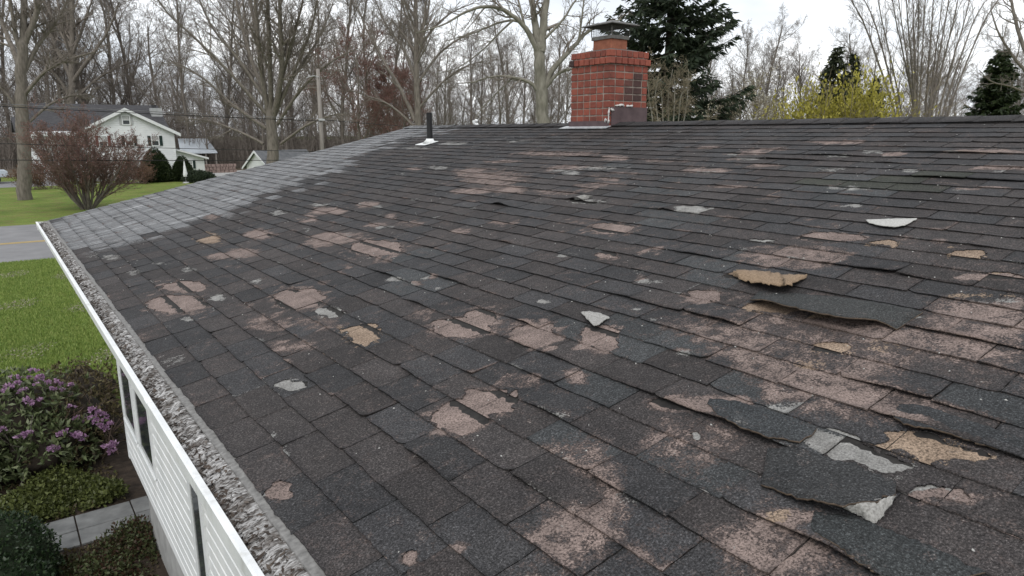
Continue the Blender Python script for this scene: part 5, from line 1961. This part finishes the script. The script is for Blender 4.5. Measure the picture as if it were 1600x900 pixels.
# undergrowth along the edge of the wood: nobody could count it
q = random.Random(5)
tubes = []
for _ in range(11000):
    x = q.uniform(-80, 1650)
    D = q.uniform(82, 120) if x < 1000 else q.uniform(70, 110)
    b_ = at_d(x, 208, D)
    hgt = (4.2 + q.uniform(-1.0, 5.0) ** 1 if x < 720 else 4.2 + q.uniform(-1, 3.2)) * q.uniform(.6, 1.15)
    l1, l2 = q.gauss(0, .16), q.gauss(0, .16)
    r_ = q.uniform(.012, .045)
    o3 = Vector((b_.x, b_.y, 0))
    p1 = o3 + Vector((l1 * hgt * .5, l2 * hgt * .5, hgt * .5))
    p2 = o3 + Vector((l1 * hgt * 1.3, l2 * hgt * 1.3, hgt))
    tubes.append(([tuple(o3), tuple(p1), tuple(p2)], [r_, r_ * .7, r_ * .3], 3))
    for _k in range(5):
        t = q.uniform(.3, .95)
        s0 = o3.lerp(p2, t)
        e0 = s0 + Vector((q.uniform(-1, 1), q.uniform(-1, 1), q.uniform(.1, .9))) * hgt * .24
        tubes.append(([tuple(s0), tuple(e0)], [r_ * .5, r_ * .25], 3))
o = put('undergrowth', tubes_mesh('undergrowth', tubes), 'twig')
tag(o, 'tangled brown undergrowth along the foot of the wood', 'undergrowth', kind='stuff')

# ------------------------------------------------------------------ the white house across the road
HY = 72.0
hb = at_y(198, 283, HY)
far = empty('white_house', (hb.x, HY, 0))
tag(far, 'two-storey white house with dark roof and front gable across the road', 'house')


def fp(name, mb, mat, parent=None):
    o = mb.build(name, mat, parent or far)
    t = Vector((hb.x, HY, 0))
    o.location = -t if parent is None else -t
    return o


def X_(px, Y=HY):
    return at_y(px, 208, Y).x


def Z_(py, px=200, Y=HY):
    return at_y(px, py, Y).z


gx0, gx1, gxa = X_(122), X_(272), X_(198)
ze, za = Z_(206), Z_(171)
mb = MB()
mb.prism([(gx0, HY, 0), (gx1, HY, 0), (gx1, HY, ze), (gxa, HY, za - .1), (gx0, HY, ze)], (0, 7, 0))
fp('gable_wall', mb, 'far_siding')
mb = MB()
zz = .46
while zz < za - .35:
    z2 = zz + .2
    if z2 <= ze:
        xa1, xb1 = gx0 + .02, gx1 - .02
    else:
        fr = (z2 - ze) / (za - .1 - ze)
        xa1, xb1 = gx0 + (gxa - gx0) * fr + .05, gx1 + (gxa - gx1) * fr - .05
    if xb1 - xa1 > .3:
        mb.prism([(xa1, HY - .028, zz), (xa1, HY - .001, zz), (xa1, HY - .001, z2), (xa1, HY - .008, z2)], (xb1 - xa1, 0, 0))
    zz = z2
o = fp('siding', mb, 'far_siding')
o['kind'] = 'stuff'
mx0 = X_(46, HY + 2)
mb = MB()
mb.box(mx0, gx1 - .4, HY + 1.8, HY + 10.5, 0, ze + .1)
fp('wall', mb, 'far_siding')
mb = MB()
yr, zr_ = HY + 6.2, Z_(166, 170, HY + 6.2)
mb.prism([(mx0 - .3, HY + 1.3, ze - .05), (mx0 - .3, yr, zr_), (mx0 - .3, HY + 11, ze - .05), (mx0 - .3, HY + 11, ze + .1), (mx0 - .3, yr, zr_ + .16), (mx0 - .3, HY + 1.3, ze + .1)], (gx1 - mx0 + .3, 0, 0))
rf = fp('roof', mb, 'roof_dark')
sl_ = (za - ze) / (gxa - gx0)
ov = .45
mb = MB()
for sgn, xe_ in ((-1, gx0), (1, gx1)):
    s2 = (za - ze) / abs(xe_ - gxa)
    mb.prism([(gxa, HY - .35, za), (xe_ + sgn * ov, HY - .35, ze - s2 * ov), (xe_ + sgn * ov, HY - .35, ze - s2 * ov + .13), (gxa, HY - .35, za + .13)], (0, 6.4, 0))
fp('gable_roof', mb, 'roof_dark')
mb = MB()
for sgn, xe_ in ((-1, gx0), (1, gx1)):
    s2 = (za - ze) / abs(xe_ - gxa)
    mb.prism([(gxa, HY - .40, za - .16), (xe_ + sgn * (ov + .03), HY - .40, ze - s2 * (ov + .03) - .18), (xe_ + sgn * (ov + .03), HY - .40, ze - s2 * (ov + .03) + .11), (gxa, HY - .40, za + .13)], (0, .045, 0))
fp('rake_trim', mb, 'white_paint')
mb = MB()
mb.box(gx0 - .1, gx1 - .0, HY - .03, HY - .004, 0, .45)
fp('foundation', mb, 'foundation')
mb = MB()
mb.box(mx0, gx0 - .4, HY + 1.22, HY + 1.28, ze - .10, ze + .06)
fp('gutter', mb, 'white_paint')
# wing
wx1 = X_(315, HY + .8)
zw0, zw1 = Z_(234, 272), Z_(247, 316)
mb = MB()
mb.prism([(gx1, HY + .8, 0), (wx1, HY + .8, 0), (wx1, HY + .8, zw1 - .05), (gx1, HY + .8, zw0 - .05)], (0, 5, 0))
fp('wing_wall', mb, 'far_siding')
mb = MB()
mb.prism([(gx1, HY + .4, zw0 - .05), (wx1 + .35, HY + .4, zw1 - .14), (wx1 + .35, HY + .4, zw1 + .02), (gx1, HY + .4, zw0 + .12)], (0, 6, 0))
fp('wing_roof', mb, 'white_paint')
mb = MB()
mb.box(X_(240, HY + 4), X_(257, HY + 4), HY + 4.0, HY + 4.9, ze, Z_(169, 248, HY + 4))
ch = fp('chimney', mb, 'shutter_grey')
mb = MB()
mb.box(X_(243, HY + 4), X_(249, HY + 4), HY + 4.2, HY + 4.7, Z_(169, 248, HY + 4), Z_(164, 248, HY + 4))
fp('chimney_pot', mb, 'roof_dark')


def far_window(x0, x1, y0, y1, sh=None, Yw=HY, shw=5):
    a, b_ = X_(x0, Yw), X_(x1, Yw)
    z1, z0 = Z_(y0, x0, Yw), Z_(y1, x0, Yw)
    w = empty('window', (0, 0, 0))
    w.parent = far
    w.location = Vector(((a + b_) / 2, Yw, z0)) - Vector((hb.x, HY, 0))
    bs = Vector(((a + b_) / 2, Yw, z0))

    def s_(n, mb, mat):
        o = mb.build(n, mat, w)
        o.location = -bs
    mb = MB()
    t = .08
    mb.box(a - t, a, Yw - .085, Yw - .003, z0 - t, z1 + t)
    mb.box(b_, b_ + t, Yw - .085, Yw - .003, z0 - t, z1 + t)
    mb.box(a, b_, Yw - .085, Yw - .003, z1, z1 + t)
    mb.box(a, b_, Yw - .085, Yw - .003, z0 - t, z0)
    mb.box(a, b_, Yw - .075, Yw - .046, (z0 + z1) / 2 - .03, (z0 + z1) / 2 + .03)
    s_('frame', mb, 'white_paint')
    mb = MB()
    mb.box(a + .002, b_ - .002, Yw - .045, Yw - .004, z0 + .002, z1 - .002)
    s_('pane', mb, 'glass_dark')
    mb = MB()
    mb.box(a + .03, b_ - .03, Yw - .055, Yw - .0455, (z0 + z1) / 2 + .04, z1 - .02)
    s_('blind', mb, 'trim_grey')
    if sh:
        for (p0, p1) in ((x0 - shw - 1.5, x0 - 1.5), (x1 + 1.5, x1 + shw + 1.5)):
            mb = MB()
            mb.box(X_(p0, Yw), X_(p1, Yw), Yw - .075, Yw - .003, z0 - .05, z1 + .05)
            s_('shutter', mb, sh)


far_window(195, 206, 213, 227, 'shutter_green')
far_window(236, 246, 213, 227, 'shutter_green')
far_window(154, 165, 213, 228, 'shutter_red')
far_window(194, 204, 181, 194, 'shutter_grey', shw=4)
far_window(201, 212, 252, 267, 'shutter_red')
far_window(281, 295, 252, 263, 'shutter_green', HY + .8, 4)
far_window(58, 70, 235, 255, None, HY + 1.8)
# porch post and steps on the left
mb = MB()
mb.box(X_(47), X_(49), HY - .6, HY - .45, 0, Z_(212, 37))
mb.box(mx0 - .25, gx0 - .4, HY - .62, HY + 1.2, Z_(212, 37), Z_(208, 37))
fp('porch', mb, 'white_paint')

# left neighbour wing roof peeping behind the thick tree
nb_ = at_y(30, 283, 80)
nw = X_(58, 80) - X_(29, 80)
nh = empty('neighbour_house', (X_(29, 80), 80, 0))
tag(nh, 'white house end with dark roof behind the thick-trunked tree', 'house')
mb = MB()
zz0, zz1 = Z_(205, 20, 80), Z_(185, 20, 80)
mb.box(0, nw, 0, 7, 0, zz0)
mb.build('wall', 'far_siding', nh)
mb = MB()
mb.prism([(-.3, -.4, zz0 - .1), (-.3, 3.5, zz1), (-.3, 7.4, zz0 - .1), (-.3, 7.4, zz0 + .1), (-.3, 3.5, zz1 + .2), (-.3, -.4, zz0 + .1)], (nw + .6, 0, 0))
mb.build('roof', 'roof_dark', nh)

# white garage behind the great bare tree
gpos = at_y(402, 262, 66)
gar = empty('garage', (gpos.x, 66, 0), R(26))
tag(gar, 'small white garage with grey roof showing over the rake, behind the great bare tree', 'garage')
zg0, zg1 = Z_(259, 400, 66), Z_(237, 402, 66)
mb = MB()
mb.prism([(0, -1.35, 0), (0, 1.35, 0), (0, 1.35, zg0), (0, 0, zg1 - .06), (0, -1.35, zg0)], (6.2, 0, 0))
mb.build('wall', 'far_siding', gar)
mb = MB()
for s_ in (-1, 1):
    k_ = (zg1 - zg0) / 1.35
    mb.prism([(-.25, 0, zg1), (-.25, s_ * 1.65, zg0 - .3 * k_), (-.25, s_ * 1.65, zg0 - .3 * k_ + .1), (-.25, 0, zg1 + .1)], (6.7, 0, 0))
mb.build('roof', 'roof_grey', gar)
mb = MB()
for s_ in (-1, 1):
    mb.prism([(-.30, 0, zg1 - .1), (-.30, s_ * 1.68, zg0 - .31 * k_ - .1), (-.30, s_ * 1.68, zg0 - .31 * k_ + .1), (-.30, 0, zg1 + .11)], (.045, 0, 0))
mb.build('rake_trim', 'white_paint', gar)

# open shed with pale metal roof right of the white house
sp0 = at_y(305, 262, 86)
shed = empty('open_shed', (sp0.x, 86, 0))
tag(shed, 'open shed with pale blue metal roof right of the white house', 'shed')
xa_, xb_ = X_(277, 90) - sp0.x, X_(323, 90) - sp0.x
xc_, xd_ = X_(279, 86) - sp0.x, X_(337, 86) - sp0.x
zt_, zl_ = Z_(218, 300, 90), Z_(240, 300, 86)
mb = MB()
mb.prism([(xa_, 4, zt_), (xb_, 4, zt_), (xd_, 0, zl_), (xc_, 0, zl_)], (0, .02, .12))
rfm = mb.build('roof', 'roof_metal', shed)
for i in range(1, 12):
    f = i / 12
    mb = MB()
    mb.tube([(xa_ + (xb_ - xa_) * f, 3.98, zt_ + .14), (xc_ + (xd_ - xc_) * f, -.02, zl_ + .14)], .02, 4)
    mb.build('seam', 'roof_metal', rfm)
for px_ in (0.04, .36, .68, .96):
    mb = MB()
    x = xc_ + (xd_ - xc_) * px_
    mb.box(x - .08, x + .08, .1, .26, 0, zl_ - .01)
    mb.build('post', 'pole_wood', shed)
mb = MB()
mb.box(xa_ + .1, xb_ - .1, 3.8, 3.92, 0, zt_ - .03)
mb.build('back_wall', 'roof_dark', shed)
# low pinkish stone wall by the back driveway
wp = at_y(338, 268, 80)
lw = empty('stone_wall', (wp.x, 80, 0))
tag(lw, 'low pinkish rubble wall between the open shed and the garage', 'wall')
q = random.Random(3)
for r_ in range(3):
    x = -1.9
    while x < 1.9:
        w_ = q.uniform(.25, .5)
        mb = MB()
        hh_ = .32
        v = [(x + q.uniform(0, .03), q.uniform(-.04, 0), r_ * hh_), (x + w_ - .03, q.uniform(-.04, 0), r_ * hh_), (x + w_ - q.uniform(.03, .06), 0, r_ * hh_ + hh_ - .03), (x + q.uniform(.0, .04), 0, r_ * hh_ + hh_ - q.uniform(.02, .05))]
        mb.prism(v, (0, .45, 0))
        mb.build('stone', 'stone_pink', lw)
        x += w_

# ------------------------------------------------------------------ pickup at the far left
tp = gp(6, 286)
truck = empty('pickup_truck', (tp.x - 2.2, tp.y, 0))
tag(truck, 'pale blue-white pickup truck parked at the left edge by the white house', 'truck')
mb = MB()
side = [(-2.6, .55), (2.45, .55), (2.55, .75), (2.55, 1.02), (2.35, 1.12), (1.15, 1.18), (.55, 1.78), (-.55, 1.82), (-.75, 1.2), (-2.6, 1.15)]
mb.prism([(x, -.92, z) for x, z in side], (0, 1.84, 0))
body = mb.build('body', 'car_paint', truck, bevel=.05)
for s_ in (-1, 1):
    mb = MB()
    yy = s_ * .925
    mb.prism([(.95, yy, 1.2), (.5, yy, 1.70), (.0, yy, 1.73), (.0, yy, 1.2)], (0, s_ * .006, 0))
    mb.prism([(-.06, yy, 1.2), (-.06, yy, 1.73), (-.5, yy, 1.74), (-.62, yy, 1.2)], (0, s_ * .006, 0))
    mb.build('side_window', 'glass_dark', truck)
    for xw in (-1.75, 1.65):
        mb = MB()
        mb.tube([(xw, s_ * .72, .38), (xw, s_ * .945, .38)], .38, 22)
        wh = mb.build('wheel', 'tyre', truck, smooth=False)
        mb = MB()
        mb.tube([(xw, s_ * .946, .38), (xw, s_ * .955, .38)], .23, 16)
        mb.build('rim', 'rim', wh)
    mb = MB()
    mb.box(2.552, 2.575, s_ * .62 - .17, s_ * .62 + .17, .82, .98)
    mb.build('headlight', 'lamp_glass', truck)
    mb = MB()
    mb.box(.75, .95, s_ * 1.03 - .07, s_ * 1.03 + .07, 1.22, 1.38)
    mb.build('mirror', 'car_paint', truck, bevel=.03)
mb = MB()
mb.prism([(1.10, -.78, 1.215), (.56, -.72, 1.755), (.56, .72, 1.755), (1.10, .78, 1.215)], (.012, 0, .012))
mb.build('windscreen', 'glass_dark', truck)
mb = MB()
mb.box(2.56, 2.66, -.9, .9, .48, .66)
mb.build('bumper', 'rim', truck, bevel=.02)

# small garden ornament: a white folded parasol on a stand beside the hedge
up_ = gp(291, 286)
um = empty('garden_parasol', (up_.x, up_.y, 0))
tag(um, 'closed white garden parasol standing before the low hedge', 'parasol')
mb = MB()
mb.tube([(0, 0, 0), (0, 0, 2.0)], .03, 8)
mb.build('pole', 'trim_grey', um)
mb = MB()
mb.tube([(0, 0, .55), (0, 0, .7), (0, 0, 1.2), (0, 0, 1.85)], [.16, .19, .12, .03], 9)
mb.build('canopy', 'white_paint', um)
mb = MB()
mb.tube([(0, 0, .0), (0, 0, .1)], [.28, .24], 14)
mb.build('base', 'trim_grey', um)
# white porch chair by the front window
cp_ = gp(205, 286)
chair = empty('porch_chair', (cp_.x, cp_.y, 0))
tag(chair, 'small white garden chair under the front window of the white house', 'chair')
mb = MB()
mb.box(-.25, .25, -.25, .25, .42, .46)
mb.build('seat', 'white_paint', chair)
for x in np.linspace(-.22, .22, 5):
    mb = MB()
    mb.box(x - .03, x + .03, .22, .25, .46, 1.05)
    mb.build('back_slat', 'white_paint', chair)
for x, y in ((-.22, -.22), (.22, -.22), (-.22, .22), (.22, .22)):
    mb = MB()
    mb.box(x - .03, x + .03, y - .03, y + .03, 0, .42)
    mb.build('leg', 'white_paint', chair)

# ------------------------------------------------------------------ utility pole and wires
PY = 44.0
pb = at_y(504, 240, PY)
ptop = at_y(505, 108, PY).z
pole = empty('utility_pole', (pb.x, PY, 0))
tag(pole, 'weathered wooden utility pole behind the far rake of the roof', 'pole')
mb = MB()
mb.tube([(0, 0, -.3), (0, 0, ptop * .5), (0, 0, ptop)], [.15, .13, .11], 12)
mb.build('post', 'pole_wood', pole, smooth=True)
mb = MB()
za_ = at_y(504, 121, PY).z
mb.tube([(.0, -.12, za_), (-.35, -.3, za_ + .05), (-.75, -.5, za_ - .02), (-1.0, -.6, za_ - .12)], .025, 6)
mb.build('lamp_arm', 'trim_grey', pole)
mb = MB()
za_ = at_y(504, 187, PY).z
mb.box(-.2, .2, -.19, -.15, za_ - .06, za_ + .06)
mb.build('bracket', 'trim_grey', pole)
xl = at_y(-260, 208, PY).x
p2 = copy_tree(pole)
p2.location = (xl - 12, PY, 0)
tag(p2, 'second wooden utility pole beyond the left end of the wires', 'pole')


def wire(pa, pb_, r, sag, mat, label):
    n = 26
    pts = []
    for i in range(n + 1):
        t = i / n
        p = Vector(pa).lerp(Vector(pb_), t)
        p.z -= sag * 4 * t * (1 - t)
        pts.append(p)
    mb = MB()
    mid = Vector(pts[0])
    mb.tube([p - mid for p in pts], r, 5)
    o = mb.build('overhead_wire', mat, None, smooth=True)
    o.location = mid
    tag(o, label, 'wire', 'overhead wires along the road')


x2 = xl - 12


def wz(px, py):
    return at_y(px, py, PY - .17).z


def run(yl, yr, r, mat, label, sag=.15):
    """from the pole back to the left, through the heights seen at the left edge and at the pole"""
    x0, x1 = at_y(0, 208, PY).x, pb.x
    z0, z1 = wz(0, yl), wz(503, yr)
    z2 = z1 + (z0 - z1) * (x2 - x1) / (x0 - x1)
    wire((x2, PY - .17, z2), (x1, PY - .17, z1), r, sag, mat, label)


run(157, 186, .017, 'wire_pale', 'uppermost pale wire running left from the utility pole')
run(161, 189, .022, 'wire', 'dark wire just under the uppermost pale wire')
run(221, 237, .018, 'wire', 'dark wire crossing the upper windows of the white house', .1)
run(247, 250, .020, 'wire', 'lowest dark wire crossing the cone-shaped evergreens', .1)
wire((pb.x, PY - .17, wz(503, 187)), (pb.x + 30, PY + 8, wz(503, 187) - .6), .018, .3, 'wire', 'dark wire running right from the pole behind the ridge')

# ------------------------------------------------------------------ garden below the eave
path = tag(empty('garden_path', (0, 0, 0)), kind='structure')
qx = [-2.6, -2.1, -1.6, -1.1, -.62, gp(122, 832).x, gp(210, 803).x, 1.02]
yA, yM, yB = 7.86, 8.19, 8.55
for i in range(len(qx) - 1):
    for (y0, y1) in ((yA, yM), (yM, yB)):
        mb = MB()
        g_ = .007
        mb.box(qx[i] + g_, qx[i + 1] - g_, y0 + g_ * .6, y1 - g_ * .6, -.02, .035 + random.uniform(-.004, .004))
        mb.build('paving_slab', 'slab_stone', path, bevel=.006)

# rhododendron
re = [((-.15, 10.7, .45), (.85, .9, .62)), ((-.75, 10.2, .4), (.75, .8, .55)), ((.15, 10.1, .30), (.55, .65, .42)), ((-.5, 11.3, .45), (.7, .7, .55)), ((-1.5, 10.8, .45), (.8, .9, .55))]
ro = Vector((-.3, 10.6, 0))
re = [((c[0] - ro.x, c[1] - ro.y, c[2]), r_) for c, r_ in re]
g = Grower(91, .006)
for j in range(40):
    a = g.rd.uniform(0, 6.28)
    g.branch(Vector((g.rd.uniform(-.6, .5), g.rd.uniform(-.6, .6), -.02)), Vector((math.cos(a) * .7, math.sin(a) * .7, .9)), g.rd.uniform(.6, .95), .016, 3, OAK)
rh = plant('rhododendron_bush', 'purple-flowering rhododendron beside the lawn at the left', 'bush', tuple(ro),
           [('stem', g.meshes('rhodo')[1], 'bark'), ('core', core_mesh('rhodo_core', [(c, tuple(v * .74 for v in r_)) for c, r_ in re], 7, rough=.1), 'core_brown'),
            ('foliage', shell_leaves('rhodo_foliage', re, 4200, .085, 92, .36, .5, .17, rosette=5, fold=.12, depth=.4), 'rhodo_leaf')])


def truss(seed):
    q = np.random.default_rng(seed)
    n = 12
    d = q.normal(0, 1, (n, 3))
    d[:, 2] = abs(d[:, 2]) + .1
    d /= np.linalg.norm(d, axis=1, keepdims=True)
    C = np.repeat(d * .030, 5, 0)
    D = np.repeat(d, 5, 0) + q.normal(0, .65, (n * 5, 3))
    C = C * np.array([1.5, 1.5, .8]) + q.normal(0, .012, C.shape)
    V, F = leaf_quads(C, D, .046, .7, seed, .2)
    return mesh_np('flower', V, F)


tr_ = [truss(i) for i in (1, 2, 3)]
q = random.Random(17)
fpx = [(28, 598), (15, 605), (45, 590), (52, 579), (34, 612), (62, 592), (24, 590), (8, 612), (76, 598), (92, 598), (98, 610), (110, 602), (84, 608), (56, 602), (4, 672), (33, 682), (44, 678), (94, 679), (98, 677), (118, 682), (122, 679), (131, 684), (78, 702), (84, 701),
       (125, 638), (135, 640), (143, 641), (146, 650), (154, 645), (161, 648), (164, 655), (133, 658), (150, 658), (128, 648), (172, 662), (165, 670), (168, 697), (174, 706), (178, 695), (108, 635), (62, 625), (45, 628), (40, 608), (120, 655), (140, 650), (156, 664)]
for i, (x, y) in enumerate(fpx):
    # where the sight line meets the leafy mound
    d, _ = ray(x, y)
    d = d / np.linalg.norm(d)
    best = None
    for c, r_ in re:
        oc = (np.array([0, 0, HC]) - np.array([c[0] + ro.x, c[1] + ro.y, c[2]])) / np.array(r_)
        dd = d / np.array(r_)
        A_, B_, C_ = dd @ dd, 2 * oc @ dd, oc @ oc - 1.0
        disc = B_ * B_ - 4 * A_ * C_
        if disc > 0:
            t = (-B_ - math.sqrt(disc)) / (2 * A_)
            best = t if best is None else min(best, t)
    if best is None:
        best = (10.6 if y < 640 else 9.7) / d[1]
    P = np.array([0, 0, HC]) + d * (best - .02)
    o = put('flower', tr_[i % 3], 'petal', rh)
    o.location = Vector(P) - ro
    s_ = q.uniform(.45, .85)
    o.scale = (s_, s_, s_)
    o.rotation_euler = (q.uniform(-.4, .4), q.uniform(-.4, .4), q.uniform(0, 6.28))
# brown-leaved azalea between rhododendron and wall
ae = [((0, 0, .38), (.55, .8, .5)), ((.1, .9, .35), (.6, .7, .48)), ((-.2, -.5, .25), (.45, .5, .35)), ((.2, 1.6, .3), (.6, .6, .45)), ((-.3, 1.3, .3), (.5, .6, .42))]
g = Grower(95, .005)
for j in range(50):
    a = g.rd.uniform(0, 6.28)
    g.branch(Vector((g.rd.uniform(-.4, .4), g.rd.uniform(-.6, 1.4), -.02)), Vector((math.cos(a) * .5, math.sin(a) * .5, 1)), g.rd.uniform(.5, .85), .012, 3, OAK)
plant('azalea_bush', 'brown-leaved bush between the purple rhododendron and the house wall', 'bush', (.52, 10.6, 0),
      [('stem', g.meshes('azalea')[1], 'twig_red'), ('core', core_mesh('azalea_core', [(c, tuple(v * .68 for v in r_)) for c, r_ in ae], 9, rough=.12), 'core_brown'),
       ('foliage', shell_leaves('azalea_foliage', ae, 2600, .062, 96, .34, .4, .13, rosette=4, depth=.5), 'brown_leaf')])
# dark box shrub by the path
be = [((0, 0, .30), (.50, .52, .50)), ((-.25, -.2, .28), (.45, .45, .45)), ((.02, -.45, .22), (.42, .45, .40))]
bp_ = (-.42, 7.35, 0)
plant('boxwood_shrub', 'dark green clipped box shrub at the lower left corner', 'shrub', bp_,
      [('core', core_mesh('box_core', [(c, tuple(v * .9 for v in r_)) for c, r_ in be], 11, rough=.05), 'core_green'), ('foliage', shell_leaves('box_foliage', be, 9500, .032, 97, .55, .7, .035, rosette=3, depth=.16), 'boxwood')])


# ground cover
def cover(name, label, n, xr, yr, h, size, mat, seed, patch=2.6):
    q = np.random.default_rng(seed)
    X = q.uniform(*xr, n)
    Y = q.uniform(*yr, n)
    f = np.sin(X * patch * 1.7 + 1) * np.cos(Y * patch + seed) + .5 * np.sin(X * patch * 3.1 + Y * patch * 2.3)
    keep = f > -.55 + q.normal(0, .3, n)
    keep &= (Y < 7.80) | (Y > 8.60)
    X, Y, f = X[keep], Y[keep], f[keep]
    Z = np.clip(h * (.35 + .45 * (f + .5)), .02, 1) * q.uniform(.4, 1.1, len(X))
    P = np.repeat(np.stack([X, Y, Z], 1), 3, 0)
    P += q.normal(0, size * .4, P.shape)
    P[:, 2] = np.maximum(P[:, 2], .02)
    D = q.normal(0, .7, P.shape) + np.array([0, 0, .35])
    V, F = leaf_quads(P, D, size, .6, seed, .1)
    o = put(name, mesh_np(name, V, F), mat)
    tag(o, label, 'ground cover', kind='stuff')


cover('ground_cover', 'yellow-green leafy ground cover between the path and the rhododendron', 9000, (-1.6, .80), (8.6, 9.5), .20, .045, 'cover_leaf', 101)
cover('ground_cover', 'mixed red-brown and green ground cover below the path', 16000, (-.6, .88), (4.6, 7.8), .17, .036, 'cover_mixed', 102)
cover('leaf_litter', 'dead brown leaves on the bare soil round the shrubs', 6000, (-3, .82), (5.0, 13.2), .03, .045, 'brown_leaf', 103, 1.2)

# lawn blades and fallen petals on the near lawn
q = np.random.default_rng(55)
n = 70000
Y = 12.6 + (28.1 - 12.6) * q.random(n) ** 1.25
X = q.uniform(-.9, 1.0, n) * (1 + 0 * Y) + q.uniform(-.2, .9, n)
P = np.stack([X, Y, np.zeros(n)], 1)
D = np.stack([q.normal(0, .45, n), q.normal(0, .45, n), np.ones(n)], 1)
V, F = leaf_quads(P, D, .075, .22, 56)
o = put('grass', mesh_np('grass', V, F), 'grass_blade')
tag(o, 'short green grass of the near lawn left of the gutter', 'grass', kind='stuff')
n = 26000
X = q.uniform(-1.2, 1.9, n)
Y = 12.8 + 15 * q.random(n)
f = np.sin(Y * 1.3 + X * .7) + .7 * np.sin(Y * 2.7 - X * 1.9 + 2) + .4 * np.sin(X * 5)
keep = f > 1.15 + q.normal(0, .22, n)
P = np.stack([X, Y, np.full(n, .05)], 1)[keep]
D = q.normal(0, 1, P.shape) * np.array([1, 1, .2])
V, F = leaf_quads(P, D, .034, .7, 57)
o = put('fallen_petals', mesh_np('fallen_petals', V, F), 'fallen_petal')
tag(o, 'pale petals fallen in drifts on the near lawn', 'petals', kind='stuff')
